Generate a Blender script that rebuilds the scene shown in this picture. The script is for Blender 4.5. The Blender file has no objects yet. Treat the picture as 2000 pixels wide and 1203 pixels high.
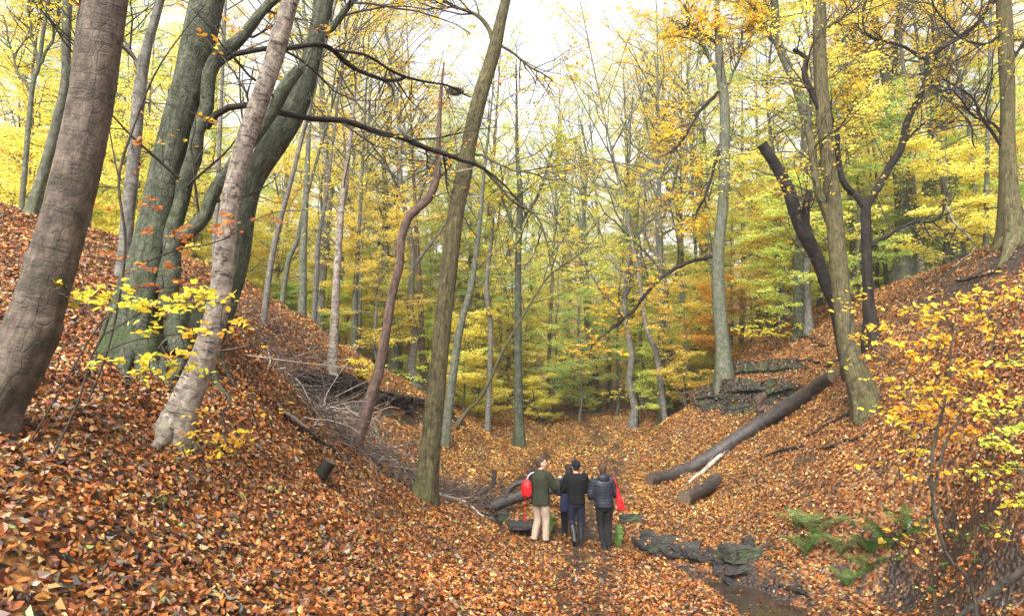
import bpy, bmesh, math, random
import numpy as np
from mathutils import Vector, Matrix
R = math.radians
sc = bpy.context.scene
col = sc.collection
# ---------------------------------------------------------------- camera
CAMZ, PITCH, F = 4.0, R(4.3), 2000 * 24.0 / 36.0
cd = bpy.data.cameras.new("camera"); cam = bpy.data.objects.new("camera", cd); col.objects.link(cam)
cam.location = (0, 0, CAMZ); cam.rotation_euler = (math.pi / 2 + PITCH, 0, 0)
cd.lens = 24; cd.sensor_width = 36; cd.clip_start = 0.05; cd.clip_end = 3000
sc.camera = cam
# ---------------------------------------------------------------- sky, sun, exposure
SUN_EL, SUN_AZ = R(48), R(200)      # bright overcast, light from above and slightly behind the camera
w = bpy.data.worlds.new("World"); sc.world = w; w.use_nodes = True
nt = w.node_tree; bg = nt.nodes["Background"]
sky = nt.nodes.new("ShaderNodeTexSky"); sky.sky_type = 'NISHITA'; sky.sun_disc = False
sky.sun_elevation = SUN_EL; sky.sun_rotation = SUN_AZ; sky.dust_density = 6; sky.air_density = 1.0; sky.ozone_density = 0.3
hs = nt.nodes.new("ShaderNodeHueSaturation"); hs.inputs['Saturation'].default_value = 0.12; hs.inputs['Value'].default_value = 1.5
nt.links.new(sky.outputs[0], hs.inputs['Color']); nt.links.new(hs.outputs[0], bg.inputs[0]); bg.inputs[1].default_value = 0.15
sd = bpy.data.lights.new("sun", 'SUN'); sd.energy = 1.5; sd.angle = R(11); sd.color = (1, .96, .9)
so = bpy.data.objects.new("sun", sd); col.objects.link(so)
so.rotation_euler = (math.pi / 2 - SUN_EL, 0, R(20)); so.rotation_euler = (R(42), 0, R(-20))
sc.view_settings.view_transform = 'Standard'; sc.view_settings.look = 'None'
sc.view_settings.exposure = 1.15; sc.view_settings.gamma = 1
sc.cycles.max_bounces = 6; sc.cycles.diffuse_bounces = 3; sc.cycles.transmission_bounces = 3
sc.cycles.use_adaptive_sampling = True
# ---------------------------------------------------------------- pixel <-> place
CT, ST = math.cos(PITCH), math.sin(PITCH)
def P(px, py, Y):
    px, py, Y = np.broadcast_arrays(np.asarray(px, float), np.asarray(py, float), np.asarray(Y, float))
    u = (px - 1000) / F; v = (601.5 - py) / F
    s = Y / (CT - v * ST)
    return np.stack([u * s, Y, CAMZ + s * (ST + v * CT)], -1)
# ---------------------------------------------------------------- noise
def mknoise(seed, n=14, fmin=.5, fmax=2.0):
    r = np.random.default_rng(seed)
    k = r.normal(size=(n, 3)); k /= np.linalg.norm(k, axis=1)[:, None]; k *= r.uniform(fmin, fmax, (n, 1)) * 2 * math.pi
    ph = r.uniform(0, 2 * math.pi, n)
    def f(p, s=1.0):
        p = np.asarray(p, float)
        return np.sin((p * s) @ k.T + ph).sum(-1) / math.sqrt(n)
    return f
NZ = mknoise(3)
# ---------------------------------------------------------------- terrain: height as a smooth surface through surveyed points
CP = [(0,1203,3.7),(300,1203,4.3),(600,1203,5.4),(900,1203,6.9),(1200,1203,9),(1420,1203,10.6),(1650,1203,11),(1850,1203,9.6),(2000,1203,8.5),
 (0,1000,4.6),(300,1000,6),(600,1000,8.3),(600,1100,7),(800,1080,9.6),(1000,1120,11),(1000,1060,14),(1000,1000,16),(1180,1075,14.2),(1055,1060,14.6),
 (0,840,6),(160,800,7),(340,850,7.8),(250,700,9.2),(0,700,7.4),(0,600,9),(0,500,11),(0,410,14),(-200,360,14),(-200,600,8),
 (120,460,14),(240,530,12.2),(330,580,12.5),(400,590,13),(450,610,14),(385,690,9.8),(520,604,18),(600,628,22),(690,690,28),(760,735,34),
 (480,700,11.5),(560,740,15),(700,790,19),(860,822,26),(500,850,9.5),(690,880,14.5),(620,935,11.6),(720,960,12.6),(800,1000,13.3),(830,960,17),(900,960,17.5),(850,860,24),
 (1200,950,20),(1180,880,28.5),(1150,830,40),(1015,868,31),(950,850,30),(1100,795,52),(1250,830,38),(1350,812,33),(1300,880,27),(1370,850,26.5),(1450,850,23),
 (1440,800,25.4),(1460,712,28),(1420,742,27.5),(1570,790,21.5),(1645,745,18.5),(1600,690,24),(1500,690,29),
 (1300,960,20),(1400,1000,16.7),(1300,1080,14.5),(1500,960,17.5),(1600,900,16.2),(1690,815,16.2),(1700,660,19),(1850,700,14.5),(1800,900,13),(1700,1040,13),(1800,1130,11.5),
 (1990,620,13),(1980,480,17),(1995,800,10.8),(1995,1000,9.4),(2150,700,10.5),(1850,530,20),(1750,560,24),(1600,622,28),(1480,665,31),
 (1100,750,75),(900,775,48),(1320,760,50)]
XYZ = [P(*c) for c in CP]
XYZ += [np.array(p, float) for p in [(0,0,2.45),(-3,0,3.2),(-7,1,4.4),(3,1,1.3),(6,3,.6),(9,5,2),(11,2,3.5),(-12,5,6),(0,-6,3),(-18,14,7.2),(-14,24,5.4),(-12,36,5),
  (-20,50,6),(-30,30,7),(-35,80,9),(-15,80,6),(0,120,9),(0,170,22),(15,90,6),(20,60,7),(18,40,7),(20,28,7),(24,18,7.5),(14,12,6.2),(35,50,8),(40,90,11),(-50,120,15),(50,130,16),(-50,10,9),(50,10,9)]]
XYZ = np.array(XYZ)
def _phi(r2): return r2 * np.log(r2 + 1e-9)
def _fit(X, lam=.02):
    n = len(X); A = np.zeros((n + 3, n + 3)); d = X[:, None, :2] - X[None, :, :2]
    A[:n, :n] = _phi((d ** 2).sum(-1)) + lam * np.eye(n); A[:n, n] = 1; A[:n, n + 1:] = X[:, :2]; A[n, :n] = 1; A[n + 1:, :n] = X[:, :2].T
    return np.linalg.solve(A, np.concatenate([X[:, 2], np.zeros(3)]))
WT = _fit(XYZ)
def h_base(x, y):
    x = np.asarray(x, float); y = np.asarray(y, float); sh = np.broadcast(x, y).shape
    x = np.broadcast_to(x, sh).ravel(); y = np.broadcast_to(y, sh).ravel()
    xc = np.clip(x, -50, 50); yc = np.clip(y, -6, 170)
    out = np.empty(len(x)); n = len(XYZ)
    for i in range(0, len(x), 20000):
        a = xc[i:i + 20000, None] - XYZ[:, 0]; b = yc[i:i + 20000, None] - XYZ[:, 1]
        out[i:i + 20000] = _phi(a * a + b * b) @ WT[:n] + WT[n] + WT[n + 1] * xc[i:i + 20000] + WT[n + 2] * yc[i:i + 20000]
    return out.reshape(sh)
def ray_ground(hf, px, py, y0=2.5, y1=160):
    Y = np.concatenate([np.linspace(y0, 30, 900), np.linspace(30.1, y1, 900)])
    p = P(px, py, Y); g = p[:, 2] - hf(p[:, 0], p[:, 1])
    k = np.argmax(g < 0)
    if g[k] >= 0: return np.array([p[-1, 0], p[-1, 1], hf(p[-1, 0], p[-1, 1])])
    if k == 0: return p[0]
    t = g[k - 1] / (g[k - 1] - g[k]); q = P(px, py, Y[k - 1] + t * (Y[k] - Y[k - 1])); return q
def segdist(x, y, pl):
    best = np.full(np.shape(x), 1e9); 
    for a, b in zip(pl[:-1], pl[1:]):
        d = b - a; L = (d ** 2).sum(); t = np.clip(((x - a[0]) * d[0] + (y - a[1]) * d[1]) / L, 0, 1)
        best = np.minimum(best, np.hypot(x - a[0] - t * d[0], y - a[1] - t * d[1]))
    return best
def wp(lst): return np.array([ray_ground(h_base, *q)[:2] for q in lst])
STREAM = wp([(960,842),(1010,852),(1090,876),(1040,905),(1010,940),(960,1000),(1010,1022),(1090,1024),(1200,1036),(1250,1060),(1330,1090),(1400,1115)])
POOL = wp([(1440,1140),(1500,1170),(1560,1215)])
PATH = wp([(1150,1203),(1145,1100),(1150,1000),(1200,950),(1195,900),(1170,850),(1150,830),(1110,800)])
BANKL = wp([(560,722),(640,745),(720,775),(800,793),(880,815)])
BANKR = wp([(1830,545),(1880,545),(1960,520)])
MUDR = wp([(1690,1120),(1780,1140),(1900,1150),(2000,1120)])
WATERZ = float(h_base(*POOL[1])) - .18
def h(x, y, fine=True):
    x = np.asarray(x, float); y = np.asarray(y, float); z = h_base(x, y)
    ds = segdist(x, y, STREAM); z = z - .34 * np.exp(-(ds / .42) ** 2)
    dp = segdist(x, y, POOL); z = np.where(dp < 1.6, z * (1 - np.exp(-(dp / .75) ** 4)) + (WATERZ - .2) * np.exp(-(dp / .75) ** 4), z)
    db = segdist(x, y, BANKL); z = z - .45 * np.exp(-(db / .6) ** 2)
    db = segdist(x, y, MUDR); z = z - .3 * np.exp(-(db / .6) ** 2)
    z = z - .06 * np.exp(-(segdist(x, y, PATH) / .6) ** 2)
    if fine:
        p = np.stack([x, y, 0 * x], -1); calm = 1 - .8 * np.exp(-(segdist(x, y, PATH) / .9) ** 2)
        far = np.clip((y - 20) / 60, 0, 1)
        z = z + calm * (.035 * NZ(p, 1.0) + .06 * NZ(p + 5, .33) + .35 * far * NZ(p + 9, .09))
    return z
def G(px, py): return ray_ground(h, px, py)
def gz(x, y): return float(h(np.array([x]), np.array([y]))[0])
def mudmask(x, y):
    p = np.stack([x, y, 0 * x], -1); n = .75 + .35 * NZ(p, 1.3)
    m = np.exp(-(segdist(x, y, STREAM) / .38) ** 2) * 1.1
    m = np.maximum(m, np.exp(-(segdist(x, y, POOL) / 1.0) ** 4))
    m = np.maximum(m, .95 * np.exp(-(segdist(x, y, BANKL) / .45) ** 2))
    m = np.maximum(m, .85 * np.exp(-(segdist(x, y, BANKR) / 1.4) ** 2))
    m = np.maximum(m, .74 * np.exp(-(segdist(x, y, MUDR) / 1.15) ** 2))
    pd = segdist(x, y, PATH); m = np.maximum(m, np.clip(.70 + .14 * NZ(p + 3, 2.3), 0, .85) * np.exp(-(pd / .62) ** 4))
    return np.clip(m * n, 0, 1)
# ---------------------------------------------------------------- materials
def mat(name):
    m = bpy.data.materials.new(name); m.use_nodes = True; nt = m.node_tree
    return m, nt, nt.nodes["Principled BSDF"]
def N(nt, t, **kw):
    n = nt.nodes.new(t)
    for k, v in kw.items():
        if k in n.inputs: n.inputs[k].default_value = v
        else: setattr(n, k, v)
    return n
def ramp(nt, stops, interp='LINEAR'):
    n = nt.nodes.new("ShaderNodeValToRGB"); n.color_ramp.interpolation = interp
    while len(n.color_ramp.elements) < len(stops): n.color_ramp.elements.new(.5)
    for e, (p, c) in zip(n.color_ramp.elements, stops): e.position = p; e.color = (*c, 1)
    return n
def mixc(nt, fac, a, b, mode='MIX'):
    n = nt.nodes.new("ShaderNodeMix"); n.data_type = 'RGBA'; n.blend_type = mode
    for sock, v in ((n.inputs[0], fac), (n.inputs[6], a), (n.inputs[7], b)):
        if isinstance(v, (int, float)): sock.default_value = v
        elif isinstance(v, tuple): sock.default_value = (*v, 1)
        else: nt.links.new(v, sock)
    return n.outputs[2]
def plain(name, c, rough=.7, spec=.3, bump=0, bscale=40, var=.25, cloth=False):
    m, nt, b = mat(name); tc = N(nt, "ShaderNodeTexCoord"); nz = N(nt, "ShaderNodeTexNoise", Scale=bscale * .3, Detail=4.0)
    nt.links.new(tc.outputs['Object'], nz.inputs['Vector'])
    r = ramp(nt, [(.3, tuple(v * (1 - var) for v in c)), (.7, tuple(min(1, v * (1 + var)) for v in c))]); nt.links.new(nz.outputs[0], r.inputs[0])
    nt.links.new(r.outputs[0], b.inputs['Base Color']); b.inputs['Roughness'].default_value = rough; b.inputs['Specular IOR Level'].default_value = spec
    if bump:
        n2 = N(nt, "ShaderNodeTexNoise", Scale=bscale, Detail=3.0); nt.links.new(tc.outputs['Object'], n2.inputs['Vector'])
        bp = N(nt, "ShaderNodeBump", Strength=bump, Distance=.02); nt.links.new(n2.outputs[0], bp.inputs['Height']); nt.links.new(bp.outputs[0], b.inputs['Normal'])
    return m
def bark(name, light, dark, moss=(.10, .13, .035), moss_amt=.35, low=1.2, vert=6., hor=0., rough=.85, cracks=.4, scale=1., spec=.2, bumpd=.02, bands=0.):
    """bark follows the trunk: attribute 'bc' = (across, across, along) in metres"""
    m, nt, b = mat(name); L = nt.links
    at = N(nt, "ShaderNodeAttribute", attribute_name="bc"); 
    mp = N(nt, "ShaderNodeMapping"); mp.inputs['Scale'].default_value = (scale * 14, scale * 14, scale * 14 / vert); L.new(at.outputs['Vector'], mp.inputs['Vector'])
    n1 = N(nt, "ShaderNodeTexNoise", Scale=1.0, Detail=8.0, Roughness=.62, Distortion=.4); L.new(mp.outputs[0], n1.inputs['Vector'])
    big = N(nt, "ShaderNodeTexNoise", Scale=1.7, Detail=5.0, Roughness=.55); L.new(at.outputs['Vector'], big.inputs['Vector'])
    r1 = ramp(nt, [(.32, dark), (.62, light)]); L.new(n1.outputs[0], r1.inputs[0])
    mot = N(nt, 'ShaderNodeTexNoise', Scale=6.5, Detail=9.0, Roughness=.7, Distortion=.5); L.new(at.outputs['Vector'], mot.inputs['Vector'])
    rmo = ramp(nt, [(.36, (.42, .42, .42)), (.5, (.95, .95, .95)), (.64, (1.45, 1.45, 1.4))]); L.new(mot.outputs[0], rmo.inputs[0])
    mid = tuple((a * .6 + c * .4) * .8 for a, c in zip(light, dark))
    r2 = ramp(nt, [(.42, (0, 0, 0)), (.62, (1, 1, 1))]); L.new(big.outputs[0], r2.inputs[0])
    f2 = N(nt, "ShaderNodeMath", operation='MULTIPLY'); L.new(r2.outputs[0], f2.inputs[0]); f2.inputs[1].default_value = .55
    c = mixc(nt, f2.outputs[0], r1.outputs[0], mid)
    vo = N(nt, "ShaderNodeTexVoronoi", feature='DISTANCE_TO_EDGE', Scale=1.3 * scale)
    mp2 = N(nt, "ShaderNodeMapping"); mp2.inputs['Scale'].default_value = (9, 9, 9 / max(1, vert * .35)); L.new(at.outputs['Vector'], mp2.inputs['Vector'])
    wob = N(nt, "ShaderNodeTexNoise", Scale=3.0, Detail=4.0); L.new(mp2.outputs[0], wob.inputs['Vector'])
    add = mixc(nt, .25, mp2.outputs[0], wob.outputs['Color'], 'ADD'); L.new(add, vo.inputs['Vector'])
    r3 = ramp(nt, [(0, (1, 1, 1)), (.06, (0, 0, 0))]); L.new(vo.outputs['Distance'], r3.inputs[0])
    f3 = N(nt, "ShaderNodeMath", operation='MULTIPLY'); L.new(r3.outputs[0], f3.inputs[0]); f3.inputs[1].default_value = cracks
    c = mixc(nt, f3.outputs[0], c, tuple(v * .45 for v in dark))
    hsum = n1.outputs[0]
    if hor > 0:      # horizontal rings and lenticels of smooth bark
        mp3 = N(nt, "ShaderNodeMapping"); mp3.inputs['Scale'].default_value = (4.5, 4.5, 26); L.new(at.outputs['Vector'], mp3.inputs['Vector'])
        n3 = N(nt, "ShaderNodeTexNoise", Scale=1.0, Detail=5.0, Roughness=.6, Distortion=.8); L.new(mp3.outputs[0], n3.inputs['Vector'])
        r4 = ramp(nt, [(.54, (0, 0, 0)), (.62, (1, 1, 1))]); L.new(n3.outputs[0], r4.inputs[0])
        f4 = N(nt, "ShaderNodeMath", operation='MULTIPLY'); L.new(r4.outputs[0], f4.inputs[0]); f4.inputs[1].default_value = hor
        c = mixc(nt, f4.outputs[0], c, tuple(v * .55 for v in dark))
        ma = N(nt, "ShaderNodeMath", operation='MULTIPLY_ADD'); L.new(n3.outputs[0], ma.inputs[0]); ma.inputs[1].default_value = 1.2; L.new(n1.outputs[0], ma.inputs[2]); hsum = ma.outputs[0]
    c = mixc(nt, .8, c, rmo.outputs[0], 'MULTIPLY')
    # moss, algae (on the pink beech painted shade too): patches, denser near the foot
    sx = N(nt, "ShaderNodeSeparateXYZ"); L.new(at.outputs['Vector'], sx.inputs[0])
    mr = N(nt, "ShaderNodeMapRange"); mr.inputs['From Min'].default_value = 0; mr.inputs['From Max'].default_value = low; mr.inputs['To Min'].default_value = .15; mr.inputs['To Max'].default_value = 0.; L.new(sx.outputs['Z'], mr.inputs['Value'])
    nm = N(nt, "ShaderNodeTexNoise", Scale=2.6, Detail=7.0, Roughness=.65); L.new(at.outputs['Vector'], nm.inputs['Vector'])
    am = N(nt, "ShaderNodeMath", operation='ADD'); L.new(nm.outputs[0], am.inputs[0]); L.new(mr.outputs[0], am.inputs[1])
    e = .80 - .30 * moss_amt
    r5 = ramp(nt, [(e - .1, (0, 0, 0)), (e + .12, (.9, .9, .9))]); L.new(am.outputs[0], r5.inputs[0])
    c = mixc(nt, r5.outputs[0], c, moss)
    L.new(c, b.inputs['Base Color']); b.inputs['Roughness'].default_value = rough; b.inputs['Specular IOR Level'].default_value = spec
    sub = N(nt, "ShaderNodeMath", operation='SUBTRACT'); L.new(hsum, sub.inputs[0]); L.new(f3.outputs[0], sub.inputs[1])
    bp = N(nt, "ShaderNodeBump", Strength=.7, Distance=bumpd); L.new(sub.outputs[0], bp.inputs['Height']); L.new(bp.outputs[0], b.inputs['Normal'])
    return m
def leafmat(name, trans=.56, rough=.5, spec=.3):
    m, nt, b = mat(name); L = nt.links
    at = N(nt, "ShaderNodeAttribute", attribute_name="Col"); oi = N(nt, "ShaderNodeObjectInfo")
    c = mixc(nt, 1., at.outputs['Color'], oi.outputs['Color'], 'MULTIPLY')
    L.new(c, b.inputs['Base Color']); b.inputs['Roughness'].default_value = rough; b.inputs['Specular IOR Level'].default_value = spec
    if trans > 0:
        tr = N(nt, "ShaderNodeBsdfTranslucent"); L.new(c, tr.inputs['Color']); mx = N(nt, "ShaderNodeMixShader"); mx.inputs[0].default_value = trans
        L.new(b.outputs[0], mx.inputs[1]); L.new(tr.outputs[0], mx.inputs[2]); L.new(mx.outputs[0], nt.nodes['Material Output'].inputs['Surface'])
    return m
M = {}
M['leaf'] = leafmat('autumn_leaf'); M['litter'] = leafmat('fallen_leaf', .12, .42, .45)
M['beech_pink'] = bark('beech_bark_pinkish', (.135, .105, .082), (.052, .041, .032), (.036, .036, .018), .45, 3.6, 5., .28, cracks=.28, bumpd=.02, scale=.9)  # dark foot tint also paints the crowns' shade on the lower trunk
M['beech_green'] = bark('beech_bark_green', (.10, .108, .074), (.027, .031, .019), (.038, .055, .016), .5, 2.0, 4., .12, cracks=.5, bumpd=.03)
M['birch'] = bark('birch_bark_pale', (.31, .265, .215), (.12, .095, .075), (.055, .08, .02), .3, 1.2, 1.2, 1., cracks=.15, bumpd=.02)
M['grey_green'] = bark('smooth_bark_grey_green', (.135, .138, .10), (.06, .064, .044), (.055, .078, .025), .5, 2.5, 2.5, .3, cracks=.15)
M['grey'] = bark('smooth_bark_grey', (.175, .165, .14), (.075, .07, .058), (.07, .085, .035), .2, 2.5, 2, .5, cracks=.15)
M['oak'] = bark('ridged_bark_olive', (.135, .115, .055), (.04, .035, .017), (.075, .08, .025), .3, 1.6, 9., 0., cracks=.55, scale=1.5, bumpd=.03)
M['dark'] = bark('dark_wet_bark', (.038, .031, .026), (.010, .008, .007), (.035, .042, .018), .25, 2., 5., 0., cracks=.3, rough=.85, spec=.15)
M['snag'] = bark('reddish_dead_wood', (.16, .105, .08), (.055, .036, .028), (.12, .12, .07), .1, .6, 9., 0., cracks=.35)
M['log'] = bark('wet_log_bark', (.062, .050, .044), (.022, .017, .015), (.05, .062, .02), .24, .1, 2., .35, cracks=.12, rough=.55, spec=.4, bumpd=.02)
M['hazed_twig'] = bark('hazed_twig_bark', (.15, .14, .10), (.07, .065, .045), (.09, .11, .04), .3, .1, 5., 0., cracks=.1)  # paler copy of the twig bark; distance haze put into its colour
M['brush'] = bark('brushwood_bark', (.17, .13, .11), (.06, .045, .04), (.06, .07, .03), .15, .1, 5., 0., cracks=.2)
M['twig'] = bark('twig_bark', (.075, .062, .047), (.028, .023, .018), (.08, .09, .04), .3, .1, 5., 0., cracks=.2)
M['pale_twig'] = bark('pale_dead_twig', (.42, .37, .31), (.24, .2, .17), (.15, .16, .08), .1, .1, 6., 0., cracks=.2)
M['soil'] = plain('black_peaty_soil', (.020, .014, .011), .9, .15, .8, 30, .6)
M['cut'] = plain('cut_wood', (.09, .065, .045), .8, .2, .5, 60)
def ground_mat():
    m, nt, b = mat('leafy_ground'); L = nt.links
    tc = N(nt, "ShaderNodeTexCoord"); at = N(nt, "ShaderNodeAttribute", attribute_name="mud")
    wn = N(nt, "ShaderNodeTexNoise", Scale=9.0, Detail=3.0); L.new(tc.outputs['Object'], wn.inputs['Vector'])
    wv = mixc(nt, .06, tc.outputs['Object'], wn.outputs['Color'], 'ADD')
    vo = N(nt, "ShaderNodeTexVoronoi", Scale=13.0, Randomness=1.0); L.new(wv, vo.inputs['Vector'])
    sx = N(nt, "ShaderNodeSeparateColor"); L.new(vo.outputs['Color'], sx.inputs[0])
    r = ramp(nt, [(0, (.02, .011, .008)), (.14, (.06, .024, .012)), (.3, (.17, .055, .016)), (.5, (.26, .095, .024)), (.68, (.33, .145, .036)), (.84, (.38, .21, .065)), (.95, (.30, .21, .12)), (1, (.14, .14, .06))]); L.new(sx.outputs[0], r.inputs[0])
    de = ramp(nt, [(0, (1, 1, 1)), (.5, (.75, .75, .75)), (.9, (.35, .3, .3))]); L.new(vo.outputs['Distance'], de.inputs[0])
    c = mixc(nt, .55, r.outputs[0], de.outputs[0], 'MULTIPLY')
    big = N(nt, "ShaderNodeTexNoise", Scale=.6, Detail=6.0, Roughness=.65); L.new(tc.outputs['Object'], big.inputs['Vector'])
    rb = ramp(nt, [(.35, (.55, .5, .48)), (.6, (1, 1, 1))]); L.new(big.outputs[0], rb.inputs[0]); c = mixc(nt, 1., c, rb.outputs[0], 'MULTIPLY')
    soil = N(nt, "ShaderNodeTexNoise", Scale=6.0, Detail=8.0, Roughness=.7); L.new(tc.outputs['Object'], soil.inputs['Vector'])
    rs = ramp(nt, [(.3, (.012, .008, .006)), (.55, (.040, .026, .019)), (.75, (.085, .055, .038))]); L.new(soil.outputs[0], rs.inputs[0])
    ma = N(nt, "ShaderNodeMath", operation='MULTIPLY_ADD'); L.new(soil.outputs[0], ma.inputs[0]); ma.inputs[1].default_value = 1.4; ma.inputs[2].default_value = -.7
    ad = N(nt, "ShaderNodeMath", operation='ADD'); L.new(at.outputs['Fac'], ad.inputs[0]); L.new(ma.outputs[0], ad.inputs[1])
    rm = ramp(nt, [(.3, (0, 0, 0)), (.6, (1, 1, 1))]); L.new(ad.outputs[0], rm.inputs[0])
    c = mixc(nt, rm.outputs[0], c, rs.outputs[0]); L.new(c, b.inputs['Base Color'])
    rr = ramp(nt, [(0, (.75,) * 3), (1, (.42,) * 3)]); L.new(rm.outputs[0], rr.inputs[0]); L.new(rr.outputs[0], b.inputs['Roughness']); b.inputs['Specular IOR Level'].default_value = .35
    hm = N(nt, "ShaderNodeMath", operation='SUBTRACT'); L.new(soil.outputs[0], hm.inputs[0]); L.new(vo.outputs['Distance'], hm.inputs[1])
    bp = N(nt, "ShaderNodeBump", Strength=.9, Distance=.06); L.new(hm.outputs[0], bp.inputs['Height']); L.new(bp.outputs[0], b.inputs['Normal'])
    return m
M['ground'] = ground_mat()
def rock_mat(name, a, c_, moss=.5):
    m, nt, b = mat(name); L = nt.links; tc = N(nt, "ShaderNodeTexCoord")
    mp = N(nt, "ShaderNodeMapping"); mp.inputs['Scale'].default_value = (1, 1, 4); L.new(tc.outputs['Object'], mp.inputs[0])
    n1 = N(nt, "ShaderNodeTexNoise", Scale=4.0, Detail=9.0, Roughness=.7); L.new(mp.outputs[0], n1.inputs['Vector'])
    r = ramp(nt, [(.35, c_), (.65, a)]); L.new(n1.outputs[0], r.inputs[0])
    n2 = N(nt, "ShaderNodeTexNoise", Scale=2.2, Detail=6.0, Roughness=.6); L.new(tc.outputs['Object'], n2.inputs['Vector'])
    r2 = ramp(nt, [(.62 - .25 * moss, (0, 0, 0)), (.78 - .25 * moss, (1, 1, 1))]); L.new(n2.outputs[0], r2.inputs[0])
    c = mixc(nt, r2.outputs[0], r.outputs[0], (.075, .135, .02) if moss > 1 else (.04, .065, .016)); L.new(c, b.inputs['Base Color']); b.inputs['Roughness'].default_value = .6
    bp = N(nt, "ShaderNodeBump", Strength=1., Distance=.05); L.new(n1.outputs[0], bp.inputs['Height']); L.new(bp.outputs[0], b.inputs['Normal'])
    return m
M['rock'] = rock_mat('mossy_gritstone', (.052, .048, .036), (.010, .009, .008), .45)
M['wetrock'] = rock_mat('wet_dark_shale', (.045, .038, .034), (.010, .008, .008), .05)
M['mossrock'] = rock_mat('bright_moss_stone', (.12, .12, .08), (.05, .055, .03), 1.3)
mw, nt_, b_ = mat('shallow_stream_water'); b_.inputs['Base Color'].default_value = (.035, .024, .016, 1); b_.inputs['Roughness'].default_value = .08; b_.inputs['Specular IOR Level'].default_value = .6
_n = N(nt_, "ShaderNodeTexNoise", Scale=7.0, Detail=3.0); _b = N(nt_, "ShaderNodeBump", Strength=.25, Distance=.02); _tc = N(nt_, "ShaderNodeTexCoord")
nt_.links.new(_tc.outputs['Object'], _n.inputs['Vector']); nt_.links.new(_n.outputs[0], _b.inputs['Height']); nt_.links.new(_b.outputs[0], b_.inputs['Normal']); M['water'] = mw
# ---------------------------------------------------------------- mesh building
class MB:
    def __init__(s): s.v = []; s.q = []; s.t = []; s.bc = []; s.c = []; s.n = 0
    def add(s, v, q=None, t=None, bc=None, c=None):
        v = np.asarray(v, float).reshape(-1, 3)
        if q is not None and len(q): s.q.append(np.asarray(q).reshape(-1, 4) + s.n)
        if t is not None and len(t): s.t.append(np.asarray(t).reshape(-1, 3) + s.n)
        s.v.append(v); s.bc.append(np.zeros((len(v), 3)) if bc is None else bc.reshape(-1, 3)); s.c.append(np.ones((len(v), 3)) if c is None else c.reshape(-1, 3)); s.n += len(v)
    def mesh(s, name, m, origin=(0, 0, 0), smooth=True, bc=False, colr=False):
        v = np.concatenate(s.v) - np.asarray(origin); me = bpy.data.meshes.new(name)
        q = np.concatenate(s.q) if s.q else np.zeros((0, 4), int); t = np.concatenate(s.t) if s.t else np.zeros((0, 3), int)
        me.vertices.add(len(v)); me.vertices.foreach_set('co', v.astype(np.float32).ravel())
        me.loops.add(q.size + t.size); me.loops.foreach_set('vertex_index', np.concatenate([q.ravel(), t.ravel()]).astype(np.int32))
        me.polygons.add(len(q) + len(t)); ls = np.concatenate([np.arange(len(q)) * 4, q.size + np.arange(len(t)) * 3])
        me.polygons.foreach_set('loop_start', ls.astype(np.int32))
        me.update(calc_edges=True)
        me.polygons.foreach_set('use_smooth', np.full(len(me.polygons), smooth))
        if bc:
            a = me.attributes.new('bc', 'FLOAT_VECTOR', 'POINT'); a.data.foreach_set('vector', np.concatenate(s.bc).astype(np.float32).ravel())
        if colr:
            a = me.attributes.new('Col', 'FLOAT_COLOR', 'POINT'); cc = np.ones((len(v), 4), np.float32); cc[:, :3] = np.concatenate(s.c); a.data.foreach_set('color', cc.ravel())
        if m: me.materials.append(m)
        return me
    def obj(s, name, m, parent=None, origin=None, **kw):
        o_ = origin if origin is not None else (tuple(parent.location) if parent else (0, 0, 0))
        if origin is None and parent is not None and parent.parent is not None: o_ = tuple(np.array(parent.location) + np.array(parent.parent.location))
        o = bpy.data.objects.new(name, s.mesh(name, m, o_, **kw)); col.objects.link(o)
        if parent is not None: o.parent = parent
        elif origin is not None: o.location = origin
        return o
def tag(o, label=None, cat=None, group=None, kind=None):
    if label: o['label'] = label
    if cat: o['category'] = cat
    if group: o['group'] = group
    if kind: o['kind'] = kind
    return o
def thing(name, loc, label, cat, group=None):
    o = bpy.data.objects.new(name, None); o.empty_display_size = .2; o.location = tuple(float(a) for a in loc); col.objects.link(o); return tag(o, label, cat, group)
def unit(a): return a / (np.linalg.norm(a, axis=-1, keepdims=True) + 1e-12)
def resample(pts, n):
    """Catmull-Rom through rows of pts (any columns)"""
    p = np.asarray(pts, float)
    if len(p) == 2: return p[0] + (p[1] - p[0]) * np.linspace(0, 1, n)[:, None]
    e = np.vstack([2 * p[0] - p[1], p, 2 * p[-1] - p[-2]]); d = np.r_[0, np.cumsum(np.linalg.norm(np.diff(p[:, :3], axis=0), axis=1))]
    s = np.linspace(0, d[-1], n); k = np.clip(np.searchsorted(d, s, 'right') - 1, 0, len(p) - 2); t = ((s - d[k]) / (d[k + 1] - d[k] + 1e-9))[:, None]
    a, b, c, f = e[k], e[k + 1], e[k + 2], e[k + 3]
    return .5 * (2 * b + (c - a) * t + (2 * a - 5 * b + 4 * c - f) * t ** 2 + (3 * b - 3 * c + f - a) * t ** 3)
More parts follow.
